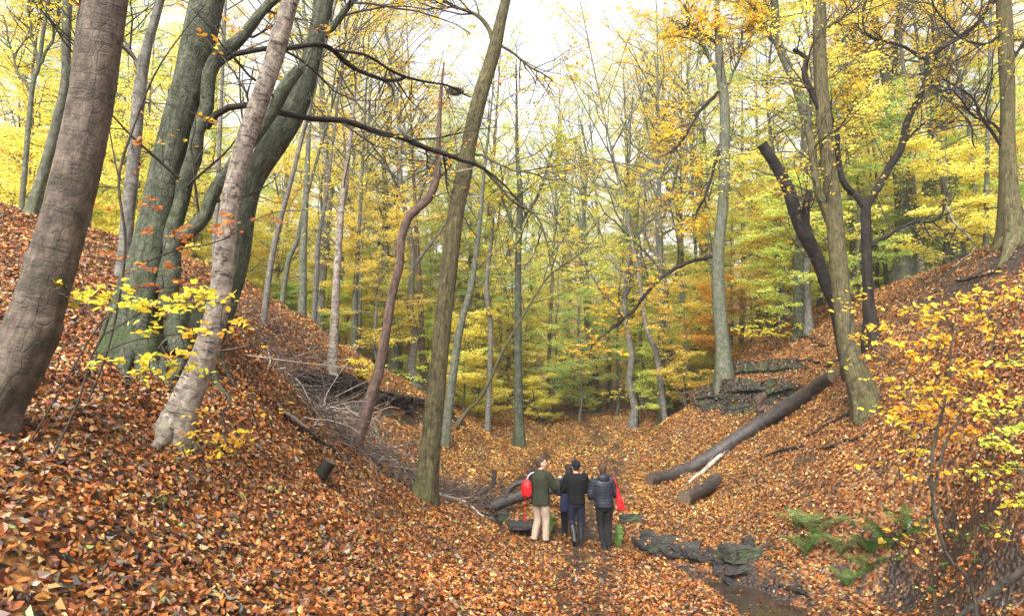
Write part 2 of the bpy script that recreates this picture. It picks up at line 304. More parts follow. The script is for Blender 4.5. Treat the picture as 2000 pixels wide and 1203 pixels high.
def tubes(mb, pts, rad, S=6, lump=0., flare=0., lobes=5, cap=False, seed=0, alen0=0., knots=0):
    """pts (N,K,3), rad (N,K): N tapered tubes as rings of S"""
    pts = np.asarray(pts, float); rad = np.asarray(rad, float)
    if pts.ndim == 2: pts = pts[None]; rad = rad[None]
    n, K, _ = pts.shape
    if n == 0: return
    tan = unit(np.gradient(pts, axis=1)); mean = unit(pts[:, -1] - pts[:, 0] + 1e-6)
    ref = np.zeros((n, 3)); ref[np.arange(n), np.argmin(np.abs(mean), axis=1)] = 1
    a = unit(np.cross(tan, ref[:, None, :])); b = np.cross(tan, a)
    th = np.linspace(0, 2 * math.pi, S, endpoint=False)
    al = alen0 + np.concatenate([np.zeros((n, 1)), np.cumsum(np.linalg.norm(np.diff(pts, axis=1), axis=2), axis=1)], axis=1)
    cs, sn = np.cos(th), np.sin(th)
    ring = a[:, :, None] * cs[None, None, :, None] + b[:, :, None] * sn[None, None, :, None]
    rr = np.repeat(rad[:, :, None], S, axis=2)
    if flare: rr = rr * (1 + flare * np.exp(-np.maximum(al, 0)[:, :, None] / (2.2 * rad[:, :1, None] + .02)) * (.55 + .45 * np.cos(lobes * th + seed)[None, None, :]))
    if lump:
        q = np.stack([cs * 1.0 + 0 * al[:, :, None], sn + 0 * al[:, :, None], (al / (rad.mean() * 4 + .02))[:, :, None] + 0 * cs], -1) + seed * 3.1
        rr = rr * (1 + lump * NZ(q, .25) + lump * .6 * NZ(q + 4, .6))
    if knots:
        kr = np.random.default_rng(seed + 77)
        for _ in range(knots):
            ka, kt, kw = kr.uniform(.4, al.max()), kr.uniform(0, 6.28), kr.uniform(.035, .08); dth = np.abs((th[None, None] - kt + math.pi) % (2 * math.pi) - math.pi) * rr.mean(); dd = np.sqrt(dth ** 2 + ((al[:, :, None] - ka) * 1.5) ** 2)
            rr = rr + kw * (.45 * np.exp(-(dd / kw) ** 2) - .4 * np.exp(-(dd / (kw * .4)) ** 2))
            rr = rr + .006 * np.exp(-((al[:, :, None] - ka - .03 * np.cos(th * 2 + kt)) / .025) ** 2)
    v = pts[:, :, None] + ring * rr[..., None]
    off = (np.arange(n) * 7.31)[:, None, None]
    R0 = np.maximum(rad[:, :1, None], .004) * .9 + 0 * rr
    bc = np.stack([cs * R0 + off, sn * R0 + off * .3, al[:, :, None] + 0 * rr], -1)
    k = np.arange(K - 1)[:, None]; j = np.arange(S)[None]; j2 = (j + 1) % S
    base = np.stack([k * S + j, k * S + j2, (k + 1) * S + j2, (k + 1) * S + j], -1).reshape(-1, 4)
    q = (base[None] + (np.arange(n) * K * S)[:, None, None]).reshape(-1, 4)
    mb.add(v.reshape(-1, 3), q, bc=bc)
    if cap:
        for i in range(n):
            for e, fl in ((0, 1), (K - 1, 0)):
                ringv = v[i, e]; c = ringv.mean(0)[None]; vv = np.vstack([ringv, c]); jj = np.arange(S)
                tt = np.stack([jj, (jj + 1) % S, np.full(S, S)], -1); tt = tt[:, ::-1] if fl else tt
                mb.add(vv, t=tt, bc=np.vstack([bc[i, e], bc[i, e].mean(0)[None]]))
def grow(par, prad, n, t0, t1, ang, L, up, wig, K, rmax, rng, flat=0., taper=.25, lenfall=.4):
    n0, K0, _ = par.shape; idx = np.repeat(np.arange(n0), n); m = len(idx)
    t = t0 + (t1 - t0) * ((np.tile(np.arange(n), n0) + rng.uniform(0, 1, m)) / n); f = t * (K0 - 1); k = np.clip(f.astype(int), 0, K0 - 2); fr = (f - k)[:, None]
    st = par[idx, k] * (1 - fr) + par[idx, k + 1] * fr; pr = prad[idx, k] * (1 - fr[:, 0]) + prad[idx, k + 1] * fr[:, 0]
    tan = unit(par[idx, k + 1] - par[idx, k]); perp = unit(np.cross(tan, rng.normal(size=(m, 3))))
    if flat: perp[:, 2] *= (1 - flat); perp = unit(perp)
    an = rng.uniform(ang[0], ang[1], m)[:, None]; d = unit(np.cos(an) * tan + np.sin(an) * perp)
    if flat: d[:, 2] *= (1 - flat * .7); d = unit(d)
    ln = rng.uniform(L[0], L[1], m) * (1 - lenfall * (t - t0) / max(1e-6, t1 - t0)); pts = [st]
    for _ in range(K - 1):
        d = unit(d + wig * rng.normal(size=(m, 3)) + np.array([0, 0, up])); pts.append(pts[-1] + d * (ln / (K - 1))[:, None])
    r0 = np.minimum(pr * .62, rmax)
    return np.stack(pts, 1), r0[:, None] * np.linspace(1, taper, K)[None]
LQ6 = np.array([(0, 0, 0), (.30, .28, .07), (.27, .68, .06), (0, 1, -.04), (-.27, .68, .06), (-.30, .28, .07)]); LF6 = np.array([(0, 1, 2, 3), (0, 3, 4, 5)])
LQ4 = np.array([(0, 0, 0), (.32, .5, .06), (0, 1, -.03), (-.32, .5, .06)]); LF4 = np.array([(0, 1, 2, 3)])
def leaves(mb, pos, nrm, size, colr, rng, tmpl=6, curl=.25, yaw=None):
    n = len(pos)
    if n == 0: return
    T, Fc = (LQ6, LF6) if tmpl == 6 else (LQ4, LF4)
    nrm = unit(nrm); a = unit(np.cross(nrm, rng.normal(size=(n, 3)))); b = np.cross(nrm, a)
    cu = rng.uniform(-curl, 1.6 * curl, n)
    loc = np.repeat(T[None], n, 0).copy(); loc[:, :, 2] = loc[:, :, 2] * rng.uniform(.2, 2.2, (n, 1)) + cu[:, None] * (loc[:, :, 1] - .5) ** 2 * 1.6; loc[:, :, 1] -= .5
    loc *= size[:, None, None]
    v = pos[:, None] + loc[:, :, :1] * a[:, None] + loc[:, :, 1:2] * b[:, None] + loc[:, :, 2:] * nrm[:, None]
    q = (Fc[None] + (np.arange(n) * len(T))[:, None, None]).reshape(-1, 4)
    mb.add(v, q, c=np.repeat(colr[:, None], len(T), 1))
def pick(rng, n, pal, wts, jit=.18):
    pal = np.array(pal); wts = np.array(wts, float); c = pal[rng.choice(len(pal), n, p=wts / wts.sum())]
    return np.clip(c * rng.uniform(1 - jit, 1 + jit, (n, 1)) * rng.uniform(.93, 1.07, (n, 3)), 0, 1)
YEL, GOLD, ORG, RUST, GRN, LIM = (.86, .68, .075), (.84, .53, .05), (.74, .33, .04), (.52, .16, .04), (.32, .44, .06), (.60, .66, .08)
def twig_leaves(mb, tw, per, size, pal, wts, rng, spread=.12, tilt=.35, tmpl=4, curl=.2, t0=.15):
    n, K, _ = tw.shape; m = n * per; idx = np.repeat(np.arange(n), per); f = rng.uniform(t0, 1, m) * (K - 1); k = np.clip(f.astype(int), 0, K - 2); fr = (f - k)[:, None]
    p = tw[idx, k] * (1 - fr) + tw[idx, k + 1] * fr; o = rng.normal(size=(m, 3)) * spread; o[:, 2] *= .35
    nr = np.array([0, 0, 1.]) + rng.normal(size=(m, 3)) * tilt
    leaves(mb, p + o, nr, rng.uniform(size[0], size[1], m), pick(rng, m, pal, wts), rng, tmpl, curl)
# ---------------------------------------------------------------- GROUND
def warp(a, b, n, c, s): 
    u = np.linspace(math.asinh((a - c) / s), math.asinh((b - c) / s), n); return c + s * np.sinh(u)
gx = warp(-450, 450, 480, 0, 9); gy = warp(-60, 700, 620, 9, 7)
GX, GY = np.meshgrid(gx, gy); GZ = h(GX.ravel(), GY.ravel()).reshape(GX.shape)
mb = MB(); nx, ny = len(gx), len(gy); i = np.arange(ny - 1)[:, None]; j = np.arange(nx - 1)[None]
mb.add(np.stack([GX, GY, GZ], -1), np.stack([i * nx + j, i * nx + j + 1, (i + 1) * nx + j + 1, (i + 1) * nx + j], -1))
g = mb.obj('ground', M['ground']); tag(g, kind='structure')
am = g.data.attributes.new('mud', 'FLOAT', 'POINT'); am.data.foreach_set('value', mudmask(GX.ravel(), GY.ravel()).astype(np.float32))
def gnormal(x, y):
    e = .08; return unit(np.stack([h(x - e, y) - h(x + e, y), h(x, y - e) - h(x, y + e), np.full(len(x), 2 * e)], -1))
# stream water
wpts = POOL; mb = MB(); aa = np.linspace(0, 2 * math.pi, 40, endpoint=False); cx, cy = POOL[1]
dirp = unit((POOL[2] - POOL[0])[None])[0]; sd_ = np.array([-dirp[1], dirp[0]])
ring = np.array([np.array([cx, cy]) + dirp * math.cos(t) * 1.9 + sd_ * math.sin(t) * 1.3 for t in aa])
mb.add(np.vstack([np.c_[ring, np.full(40, WATERZ)], [[cx, cy, WATERZ]]]), t=np.stack([np.arange(40), (np.arange(40) + 1) % 40, np.full(40, 40)], -1))
o = mb.obj('stream_water', M['water']); tag(o, kind='structure')
# ---------------------------------------------------------------- FALLEN LEAVES
LP = [(.29, .090, .017), (.19, .050, .012), (.075, .024, .010), (.36, .155, .036), (.43, .26, .085), (.030, .018, .012), (.34, .19, .08), (.17, .22, .04), (.19, .17, .11)]
LW = [24, 20, 14, 16, 6, 14, 5, .7, 5]
def litter():
    rng = np.random.default_rng(11); ys = np.linspace(2.2, 46, 600); dens = 1080 * np.minimum(1, (9 / ys)) ** 1.45; wdt = 1.62 * ys + 3
    cum = np.cumsum(dens * wdt); tot = int(cum[-1] * (ys[1] - ys[0]))
    y = np.interp(rng.uniform(0, cum[-1], tot), cum, ys); x = rng.uniform(-.5, .5, tot) * (1.62 * y + 3)
    keep = rng.uniform(size=tot) < (1 - np.minimum(1, mudmask(x, y) * 1.08)) ** 1.8 + .035; keep &= segdist(x, y, POOL) > .5; keep &= (NZ(np.stack([x, y, 0 * x + 4], -1), .8) + .6 * NZ(np.stack([x, y, 0 * x + 9], -1), 2.2) < 1.55) | (rng.uniform(size=tot) < .3)
    x, y = x[keep], y[keep]; n = len(x); nr = gnormal(x, y); z = h(x, y)
    sz = np.clip(rng.lognormal(math.log(.055), .22, n), .03, .095) * (1 + np.clip((y - 10) / 45, 0, .6)); sz[rng.uniform(size=n) < .015] *= 1.45
    c = pick(rng, n, LP, LW, .3)
    gold = np.clip((y - 11) / 12, 0, 1)[:, None] * np.clip(1.2 - np.abs(x - 1) / 14, 0.25, 1)[:, None]
    c = c * (1 + gold * (np.array([1.16, 1.42, 1.05]) - 1)); c = np.clip(c, 0, .8)
    pp_ = np.stack([x, y, 0 * x], -1); patch = (NZ(pp_, .55) + .7 * NZ(pp_ + 20, 1.4))[:, None]; c = c * np.clip(1 + .17 * patch, .45, 1.35)
    mb = MB(); leaves(mb, np.stack([x, y, z], -1) + nr * rng.uniform(.004, .055, n)[:, None], nr + rng.normal(size=(n, 3)) * .46, sz, c, rng, 6, .9)
    o = mb.obj('fallen_leaves', M['litter'], colr=True, smooth=False)
    tag(o, 'thick orange and brown carpet of fallen beech leaves on the slopes', 'leaf litter', kind='stuff')
litter()
# ---------------------------------------------------------------- TREES that stand out one by one
def cam_line(px, Y0, n=None):
    """pixel rows (px, py, width[, extra depth]) -> points and radii at distance Y0"""
    a = np.array([tuple(p) + (0,) * (4 - len(p)) for p in px], float); Y = Y0 + a[:, 3]
    p = P(a[:, 0], a[:, 1], Y); return np.c_[p, a[:, 2] * Y / F / 2 * np.cos(np.arctan((a[:, 0] - 1000) / F))]
TOPPAL = ([YEL, GOLD, ORG, LIM], [5, 4, 1.5, 1])
def hero(name, label, cat, line, m, Y=None, limbs=(), ext=6., S=20, flare=.55, lobes=5, lump=.02, seed=1, crown=None, twigs=2, group=None, roots=(), bare=False, low=None, tmpl=4, lsize=(.07, .11), density=1., twlev=(8, 5), cap=False, foot=True, mt='twig', spine_twigs=True, big=1.):
    rng = np.random.default_rng(seed * 7 + 1)
    if Y is None: Y = float(G(line[0][0], line[0][1])[1])
    c = cam_line(line, Y); base = c[0, :3].copy(); base[2] = gz(base[0], base[1]) if foot else base[2]
    if foot:
        c[0, 2] = base[2]; dn = unit((c[0, :3] - c[1, :3])[None])[0]; c = np.vstack([np.r_[c[0, :3] + dn * .35, c[0, 3] * 1.03], c])
    if ext > 0:
        d = unit((c[-1, :3] - c[-3, :3])[None])[0]; c = np.vstack([c, np.r_[c[-1, :3] + d * ext * .5, c[-1, 3] * .55], np.r_[c[-1, :3] + d * ext + [0, 0, .4], c[-1, 3] * .12]])
    r = resample(c, 60); t = thing(name, base, label, cat, group)
    mb = MB(); r = resample(r, 200) if S >= 30 else r; tubes(mb, r[:, :3], r[:, 3], S, lump, flare, lobes, seed=seed, cap=cap, alen0=-.35 if foot else 0, knots=(14 if Y < 12 else 7) if S > 12 else 0)
    for rt in roots:
        rc = cam_line(rt, Y); rc[0, :3] = base + [0, 0, .25]; rc[1:, :3] = [G(q[0], q[1]) for q in rt[1:]]; rc[1:, 3] *= .9; rc[1:, 2] += rc[1:, 3] * .35; rc = resample(rc, 18); rc[:, 2] = np.maximum(rc[:, 2], h(rc[:, 0], rc[:, 1]) + rc[:, 3] * .25 - .01); tubes(mb, rc[:, :3], rc[:, 3], 10, .08, seed=seed + 3)
    mb.obj('trunk', m, t, bc=True)
    par = [resample(r, 60)[12:]]
    for k, l in enumerate(limbs):
        bm_ = m; 
        if isinstance(l, dict): bm_ = M[l['m']]; ln = l['l']
        else: ln = l
        lc = resample(cam_line(ln, Y), 26); rr_ = lc[:, 3] * np.clip(1 + .06 * NZ(lc[:, :3] + k * 5, 1.2), .8, 1.3)
        lc[2:-1, :3] += .035 * np.stack([NZ(lc[2:-1, :3] + 9 * q, .9) for q in range(3)], -1)
        mb = MB(); tubes(mb, lc[:, :3], rr_, 10, .05, seed=seed + k); mb.obj('branch', bm_, t, bc=True); lc[:, 3] = rr_
        par.append(lc[:])
    if twigs:
        tw = MB(); last = []
        for k, pr in enumerate(par):
            if k == 0 and (not spine_twigs): continue
            pp = pr[None, :, :3]; rd = pr[None, :, 3]; Lh = 1.0 if k else 1.5 * big
            n1 = twlev[0] if k else max(3, twlev[0])
            t0 = .25 if k else (.45 if low is None else low)
            a, ra = grow(pp, rd, n1, t0, 1., (.5, 1.2), (1. * Lh, 2.6 * Lh), .05, .16, 7, .022 * big, rng, flat=.3)
            b, rb = grow(a, ra, twlev[1], .15, 1., (.4, 1.1), (.4, 1.2), .02, .18, 5, .009, rng, flat=.5)
            c3, rc3 = grow(b, rb, 4, .2, 1., (.3, 1.), (.15, .5), .0, .15, 3, .004, rng, flat=.6)
            tubes(tw, a, ra, 5); tubes(tw, b, rb, 4); tubes(tw, c3, np.maximum(rc3, .0022), 3); last.append(c3)
        tw.obj('twigs', M[mt if Y < 29 else 'hazed_twig'], t, bc=True)
        if crown and last:
            tc = np.concatenate(last); mbl = MB(); pal, wts = crown
            keep = rng.uniform(size=len(tc)) < density
            # leaves hang in clumps: some boughs are already bare
            keep &= (NZ(tc[:, 0], .35) + rng.normal(size=len(tc)) * .5) > -.1
            if keep.any():
                twig_leaves(mbl, tc[keep], 8 if Y > 29 else 5 if Y > 20 else 3, lsize, pal, wts, rng, .05, .5, tmpl); mbl.obj('crown', M['leaf'], t, colr=True, smooth=False)
    return t
YG = ([YEL, GOLD, LIM, GRN], [6, 3, 2, 1]); OG = ([ORG, GOLD, YEL, RUST], [4, 4, 2, 2]); GR = ([GRN, LIM, YEL], [4, 4, 2])
hero('beech_tree', 'massive pinkish brown leaning beech trunk nearest on the left edge', 'beech tree',
     [(-22,845,116),(-8,790,112),(38,700,118),(76,600,110),(120,450,100),(146,350,98),(178,200,94),(207,0,92)], M['beech_pink'], Y=5.9, S=40, seed=2, lump=.022, flare=.2, crown=OG, density=.3, low=.75, twlev=(5,5), spine_twigs=False, twigs=0)
hero('beech_tree', 'dark green beech with flaring mossy roots behind the pink trunk', 'beech tree',
     [(262,712,112),(258,650,96),(276,560,86),(303,450,76),(330,300,64),(372,150,66),(406,0,68)], M['beech_green'], Y=9.3, S=36, seed=3, flare=.45, lobes=4, lump=.035,
     limbs=[[(318,560,46),(335,500,40),(388,432,32),(435,352,30),(508,252,30),(558,175,26),(585,135,20)],
            [(322,600,44),(335,540,42),(350,420,36),(372,330,34),(395,230,32),(425,125,30),(452,85,26),(500,40,22),(548,-10,18)],
            {'m':'dark','l':[(402,250,15),(425,222,15),(470,211,14),(525,214,13),(600,231,12,.4),(660,236,12,.8),(740,262,12,1.2),(800,278,11,1.6),(850,298,10,2),(900,312,8,2.3),(960,345,5,2.6),(1020,400,3,3)]},
            {'m':'dark','l':[(425,128,12),(470,100,12),(530,91,11),(600,93,10,.3),(640,98,9,.6),(680,130,9,1),(740,150,8,1.4),(792,150,7,1.8)]},
            {'m':'dark','l':[(640,97,6,.6),(720,108,6,1),(800,150,5,1.8),(860,165,4,2.3),(920,190,3,3)]},
            [(350,600,40),(335,640,46),(350,690,50)]],
     roots=[[(225,660,46),(205,700,26),(165,722,12)],[(270,680,50),(300,725,28),(330,752,20),(345,765,10)],[(300,640,46),(315,700,30),(318,730,22),(330,768,10)],[(240,690,40),(240,730,26),(262,765,12)],[(270,680,40),(275,735,22),(290,770,10)]],
     crown=OG, density=.22, low=.8, twlev=(7,5))
hero('beech_tree', 'grey green beech trunk rising behind the pale birch on the left', 'beech tree',
     [(388,715,80),(400,670,56),(440,600,42),(470,500,37),(484,400,38),(500,345,44),(540,270,58),(583,200,46),(612,100,37),(636,0,34)], M['beech_green'], Y=10.6, S=30, seed=4, flare=.5, lump=.03,
     limbs=[[(632,70,16),(655,45,14),(690,0,12),(720,-40,9)]],
     roots=[[(400,690,44),(415,735,20),(432,765,15),(452,790,9)],[(380,700,44),(345,725,24),(322,752,10)],[(400,690,40),(440,730,16),(462,760,7)],[(390,700,40),(366,735,22),(352,770,10)]], crown=YG, density=.25, low=.8)
hero('birch_tree', 'pale banded birch trunk leaning right with a mossy foot', 'birch tree',
     [(338,856,76),(362,790,60),(398,700,52),(426,600,45),(438,500,41),(450,400,40),(472,300,40),(506,200,38),(540,100,38),(568,0,36)], M['birch'], Y=7.7, S=30, seed=5, flare=.35, lobes=3, lump=.03, crown=OG, density=.2, low=.85, twlev=(4,4),
     roots=[[(340,850,60),(310,872,30),(280,880,12)],[(350,840,60),(372,872,24),(384,890,8)]])
hero('beech_tree', 'slim grey trunk between the pink trunk and the dark green beech', 'beech tree',
     [(236,540,30),(242,500,28),(252,400,28),(262,300,27),(273,175,26),(288,90,20),(312,0,18)], M['grey'], seed=6, flare=.2, crown=OG, density=.4, low=.4, twlev=(9,6),
     limbs=[[(273,180,9),(262,120,8),(240,60,6),(230,-10,5)]])
hero('beech_tree', 'green mossy trunk high on the ridge at the far left', 'beech tree',
     [(60,418,30),(72,380,26),(95,300,23),(115,220,21),(128,150,19),(132,0,20)], M['grey_green'], Y=15, seed=7, crown=YG, density=.9, low=.3, twlev=(10,6), limbs=[[(128,150,8),(150,90,7),(158,0,5)]])
hero('beech_tree', 'forked bare trunk in the gap at the upper left corner', 'beech tree',
     [(38,400,14),(60,200,11),(75,130,10),(85,60,8),(95,0,7)], M['grey_green'], Y=22, seed=8, crown=YG, density=.7, low=.3, twlev=(12,7), limbs=[[(75,130,7),(60,60,6),(55,-20,4)],[(75,130,7),(105,70,6),(115,-20,4)],[(62,190,6),(30,120,5),(5,30,4)]])
hero('oak_tree', 'tall ridged olive trunk leaning right in the middle of the valley', 'oak tree',
     [(826,975,52),(833,930,41),(848,800,36),(858,700,35),(868,600,34),(880,500,33),(890,420,32),(906,340,32),(920,260,31),(940,180,30),(965,100,27),(988,0,20)], M['oak'], seed=9, flare=.4, crown=([YEL, GOLD, ORG], [4, 4, 2]), density=.28, low=.62, twlev=(10,6),
     limbs=[[(962,78,9),(940,40,8),(905,18,6),(862,-5,5)],[(964,80,7),(1000,100,5),(1030,125,4),(1080,160,3)],[(922,310,7),(960,345,6),(1010,395,5),(1060,440,4),(1075,520,3)],[(925,300,5),(985,325,4),(1050,345,3),(1110,350,2)],[(905,300,6),(870,310,5),(845,330,4)]])
hero('dead_tree', 'crooked reddish barkless snag left of the tall olive trunk', 'dead tree',
     [(688,882,30),(720,790,24),(745,700,20),(765,580,17),(780,520,16),(785,460,16),(802,420,16),(836,388,18),(852,350,15),(855,300,12),(860,200,8),(867,122,3)], M['snag'], seed=10, ext=0, flare=.3, twigs=1, density=0, low=.7, twlev=(3,2), limbs=[[(845,370,6),(870,335,4),(880,322,3)]], spine_twigs=False, mt='pale_twig')
hero('birch_tree', 'slender scaly birch trunk standing on the lip of the left bank', 'birch tree',
     [(648,735,20),(655,600,16),(660,500,14),(668,400,12),(684,270,9)], M['birch'], seed=11, crown=([YEL, GOLD, LIM], [3, 2, 2]), density=.8, low=.2, twlev=(16,6), ext=3)
hero('beech_tree', 'thin curving green trunk just right of the tall olive trunk', 'beech tree',
     [(868,775,19),(895,660,15),(920,560,12),(935,450,10),(946,330,7)], M['grey_green'], Y=24, seed=12, crown=([YEL, GRN, LIM], [3, 2, 2]), density=.9, low=.3, twlev=(16,6), ext=4)
hero('oak_tree', 'straight dark ivy tinted trunk in the centre of the valley floor', 'oak tree',
     [(1015,870,20),(1012,700,15),(1012,500,13),(1016,380,12),(1010,300,8)], M['beech_green'], seed=13, crown=([YEL, GRN, LIM], [4, 2, 3]), density=1., low=.25, twlev=(20,7), ext=5,
     limbs=[[(1015,440,7),(1040,400,6),(1062,350,5),(1080,280,3)],[(1012,460,6),(985,400,5),(975,340,4)]])
hero('beech_tree', 'thin stem bowing far over to the right across the valley floor', 'beech tree',
     [(888,832,9),(915,800,7),(935,780,7),(960,735,6.5),(985,680,6),(1032,600,5),(1072,540,4),(1130,498,3)], M['oak'], Y=26, seed=14, crown=([LIM, YEL, GRN], [4, 3, 2]), density=1., low=.3, twlev=(14,6), ext=2, lsize=(.08,.12))
hero('beech_tree', 'short leaning trunk half hidden by yellow sprays beyond the bowed stem', 'beech tree',
     [(952,850,12),(955,760,11),(958,640,10),(950,560,9),(962,450,7)], M['grey'], Y=33, seed=15, crown=([YEL, GOLD, LIM], [4, 3, 2]), density=1., low=.2, twlev=(18,6), ext=3)
hero('beech_tree', 'tall green trunk growing from the top of the rock outcrop', 'beech tree',
     [(1416,745,38),(1412,680,29),(1405,600,27),(1402,500,24),(1412,400,22),(1415,300,22),(1415,200,20),(1408,150,19),(1402,60,13),(1400,0,10)], M['grey_green'], Y=27.2, seed=16, crown=TOPPAL, density=1., low=.45, twlev=(16,7), lsize=(.10,.15),
     limbs=[{'m':'dark','l':[(1392,500,8),(1345,512,8),(1290,545,7),(1242,600,6),(1200,640,5),(1158,672,3),(1150,700,2)]},{'m':'dark','l':[(1405,290,7),(1395,330,6),(1370,400,5),(1340,450,3)]},[(1410,150,9),(1385,110,8),(1360,60,7),(1335,10,5)],{'m':'dark','l':[(1403,180,7),(1370,215,6),(1335,270,5),(1310,300,4)]},
            {'m':'dark','l':[(1405,90,8),(1378,70,7),(1340,45,5)]},[(1416,180,6),(1440,120,5),(1450,60,3)]])
hero('oak_tree', 'straight ridged olive trunk on the right slope above the long log', 'oak tree',
     [(1697,818,66),(1690,780,54),(1662,700,44),(1646,600,38),(1637,500,36),(1628,400,34),(1616,300,31),(1606,200,30),(1601,100,28),(1600,0,28)], M['oak'], Y=16.4, seed=17, flare=.35, crown=([YEL, GOLD, LIM], [6, 3, 1]), density=.45, low=.7, twlev=(10,6),
     limbs=[[(1634,470,26),(1618,425,21),(1600,375,18),(1588,310,18),(1577,254,15)],{'m':'dark','l':[(1610,230,11),(1592,190,12),(1575,150,12),(1572,110,10),(1550,98,8)]},[(1603,60,7),(1640,40,5),(1680,5,4)]])
hero('broken_tree', 'thick dark leaning trunk snapped off at its splintered top', 'broken tree',
     [(1650,660,20),(1632,608,22),(1615,560,25),(1596,505,28),(1568,450,30),(1551,408,27),(1540,370,25),(1516,325,23),(1488,282,23)], M['dark'], Y=18.5, seed=18, ext=0, flare=.1, twigs=2, density=.9, crown=([YEL, GOLD], [1, 1]), low=.35, twlev=(4,4), cap=True, limbs=[[(1572,460,16),(1578,400,15),(1580,370,13)]])
hero('beech_tree', 'pale footed beech behind the broken trunk', 'beech tree',
     [(1562,625,25),(1562,530,24),(1565,450,22),(1570,350,20),(1575,250,22),(1566,200,22),(1548,150,20),(1530,110,18),(1515,65,18),(1512,0,16)], M['grey_green'], Y=27, seed=19, crown=TOPPAL, density=1., low=.5, twlev=(14,7), lsize=(.10,.14), limbs=[[(1530,105,9),(1500,60,8),(1465,0,6)],[(1566,200,8),(1600,150,6),(1640,110,4)]])
hero('beech_tree', 'black wet forked trunk with two crooked arms on the right ridge', 'beech tree',
     [(1706,672,34),(1697,600,23),(1695,550,22),(1693,500,21),(1692,450,22),(1692,403,20),(1712,372,17),(1741,320,16),(1760,290,16),(1771,240,15),(1790,200,14),(1812,150,13),(1810,118,12),(1832,98,12),(1870,75,11),(1910,45,10),(1938,5,9)], M['dark'], Y=18.6, seed=20, crown=([YEL, GOLD, LIM], [5, 3, 2]), density=.35, low=.5, twlev=(10,6), ext=3,
     limbs=[[(1690,405,17),(1672,385,15),(1652,357,14),(1638,312,12),(1632,260,9),(1622,200,6)],[(1812,118,9),(1770,95,7),(1725,78,6),(1690,65,5),(1684,30,4),(1700,-5,3)],[(1700,482,9),(1722,466,9),(1752,448,8),(1790,435,7),(1836,426,6),(1846,400,4)],{'m':'pale_twig','l':[(1846,402,5),(1870,440,5),(1895,470,4),(1900,490,3),(1860,520,3)]},[(1808,150,6),(1850,190,5),(1890,240,4),(1905,290,3)],[(1760,290,6),(1790,255,5),(1830,225,3)]])
hero('beech_tree', 'stout grey green beech with many limbs beyond the black forked trunk', 'beech tree',
     [(1768,560,48),(1768,450,40),(1762,350,36),(1752,300,31),(1745,240,28),(1735,180,21),(1720,100,17),(1705,20,14)], M['grey_green'], Y=28, seed=21, crown=TOPPAL, density=1., low=.45, twlev=(14,7), lsize=(.10,.14),
     limbs=[[(1745,262,12),(1725,236,10),(1690,221,9),(1625,216,7)],[(1742,282,10),(1705,262,9),(1662,266,7),(1630,280,5)],[(1762,290,18),(1790,210,15),(1840,125,13),(1900,65,10),(1940,0,8)],[(1740,200,12),(1750,100,11),(1755,0,8)],[(1735,190,9),(1690,140,8),(1660,60,6)]])
hero('oak_tree', 'broad brown ridged trunk standing on the crest at the right edge', 'oak tree',
     [(1990,492,90),(1980,455,54),(1972,380,40),(1968,300,34),(1968,200,31),(1965,100,33),(1960,0,33)], M['oak'], Y=17, seed=22, flare=.6, crown=([YEL, GOLD, GRN], [5, 3, 2]), density=.35, low=.4, twlev=(14,6),
     limbs=[{'m':'dark','l':[(1962,290,8),(1920,230,7),(1895,190,6),(1840,155,4)]},{'m':'dark','l':[(1975,290,8),(1940,240,6),(1900,225,5),(1860,180,4),(1830,190,3)]},{'m':'dark','l':[(1965,60,8),(1920,90,7),(1860,60,5),(1820,0,4)]},{'m':'dark','l':[(1975,120,8),(2020,60,6)]}],
     roots=[[(1975,465,50),(1945,492,22),(1915,505,8)],[(1985,470,50),(1965,505,22),(1950,525,8)]])
# middle distance trunks, each at its own place
MID = [(515,605,14,(545,440),(586,285),17,'grey'),(590,610,18,(593,470),(600,330),24,'grey_green'),(612,600,12,(622,470),(640,360),25,'grey'),(548,560,12,(580,470),(600,380),26,'grey_green'),(692,650,14,(694,560),(700,470),34,'grey_green'),
       (700,600,10,(704,500),(712,400),38,'grey'),(935,700,20,(950,590),(952,480),44,'snag'),(1290,745,16,(1292,600),(1288,420),36,'grey_green'),(1300,750,12,(1262,640),(1240,500),34,'grey'),(1330,690,10,(1332,560),(1330,400),40,'grey_green'),
       (1365,670,9,(1360,520),(1352,360),42,'grey_green'),(1445,640,12,(1452,500),(1450,380),40,'grey_green'),(1480,640,10,(1482,450),(1478,250),42,'grey'),(1240,700,13,(1232,560),(1225,330),48,'grey_green'),(1150,690,12,(1148,560),(1140,420),55,'grey'),
       (830,770,14,(822,600),(812,430),38,'snag'),(770,740,11,(768,600),(776,440),40,'grey'),(1845,540,15,(1850,400),(1810,200),27,'grey_green'),(1890,520,10,(1870,380),(1860,230),30,'grey_green'),(1925,500,13,(1928,330),(1932,150),24,'grey_green'),
       (1668,600,14,(1662,420),(1655,260),30,'grey'),(1735,560,10,(1722,440),(1710,330),32,'grey_green'),(1515,620,9,(1512,480),(1505,330),36,'grey_green'),(160,480,13,(190,330),(215,150),21,'grey'),(420,560,14,(424,400),(430,250),22,'grey'),
       (1070,790,9,(1074,650),(1080,520),46,'grey_green'),(1190,760,11,(1182,600),(1172,480),50,'grey_green'),(1405,640,9,(1385,450),(1376,250),38,'grey'),(1600,600,13,(1612,430),(1608,300),33,'grey_green'),(1960,520,12,(1905,380),(1885,200),26,'grey_green'),(1800,560,12,(1822,400),(1840,250),34,'grey')]
WHERE = ['on the left ridge','at the left of the sky gap','above the left bank','by the leaning snag','beside the tall olive trunk','at the head of the valley','right of the path end','above the rock outcrop','behind the broken trunk','along the right ridge']
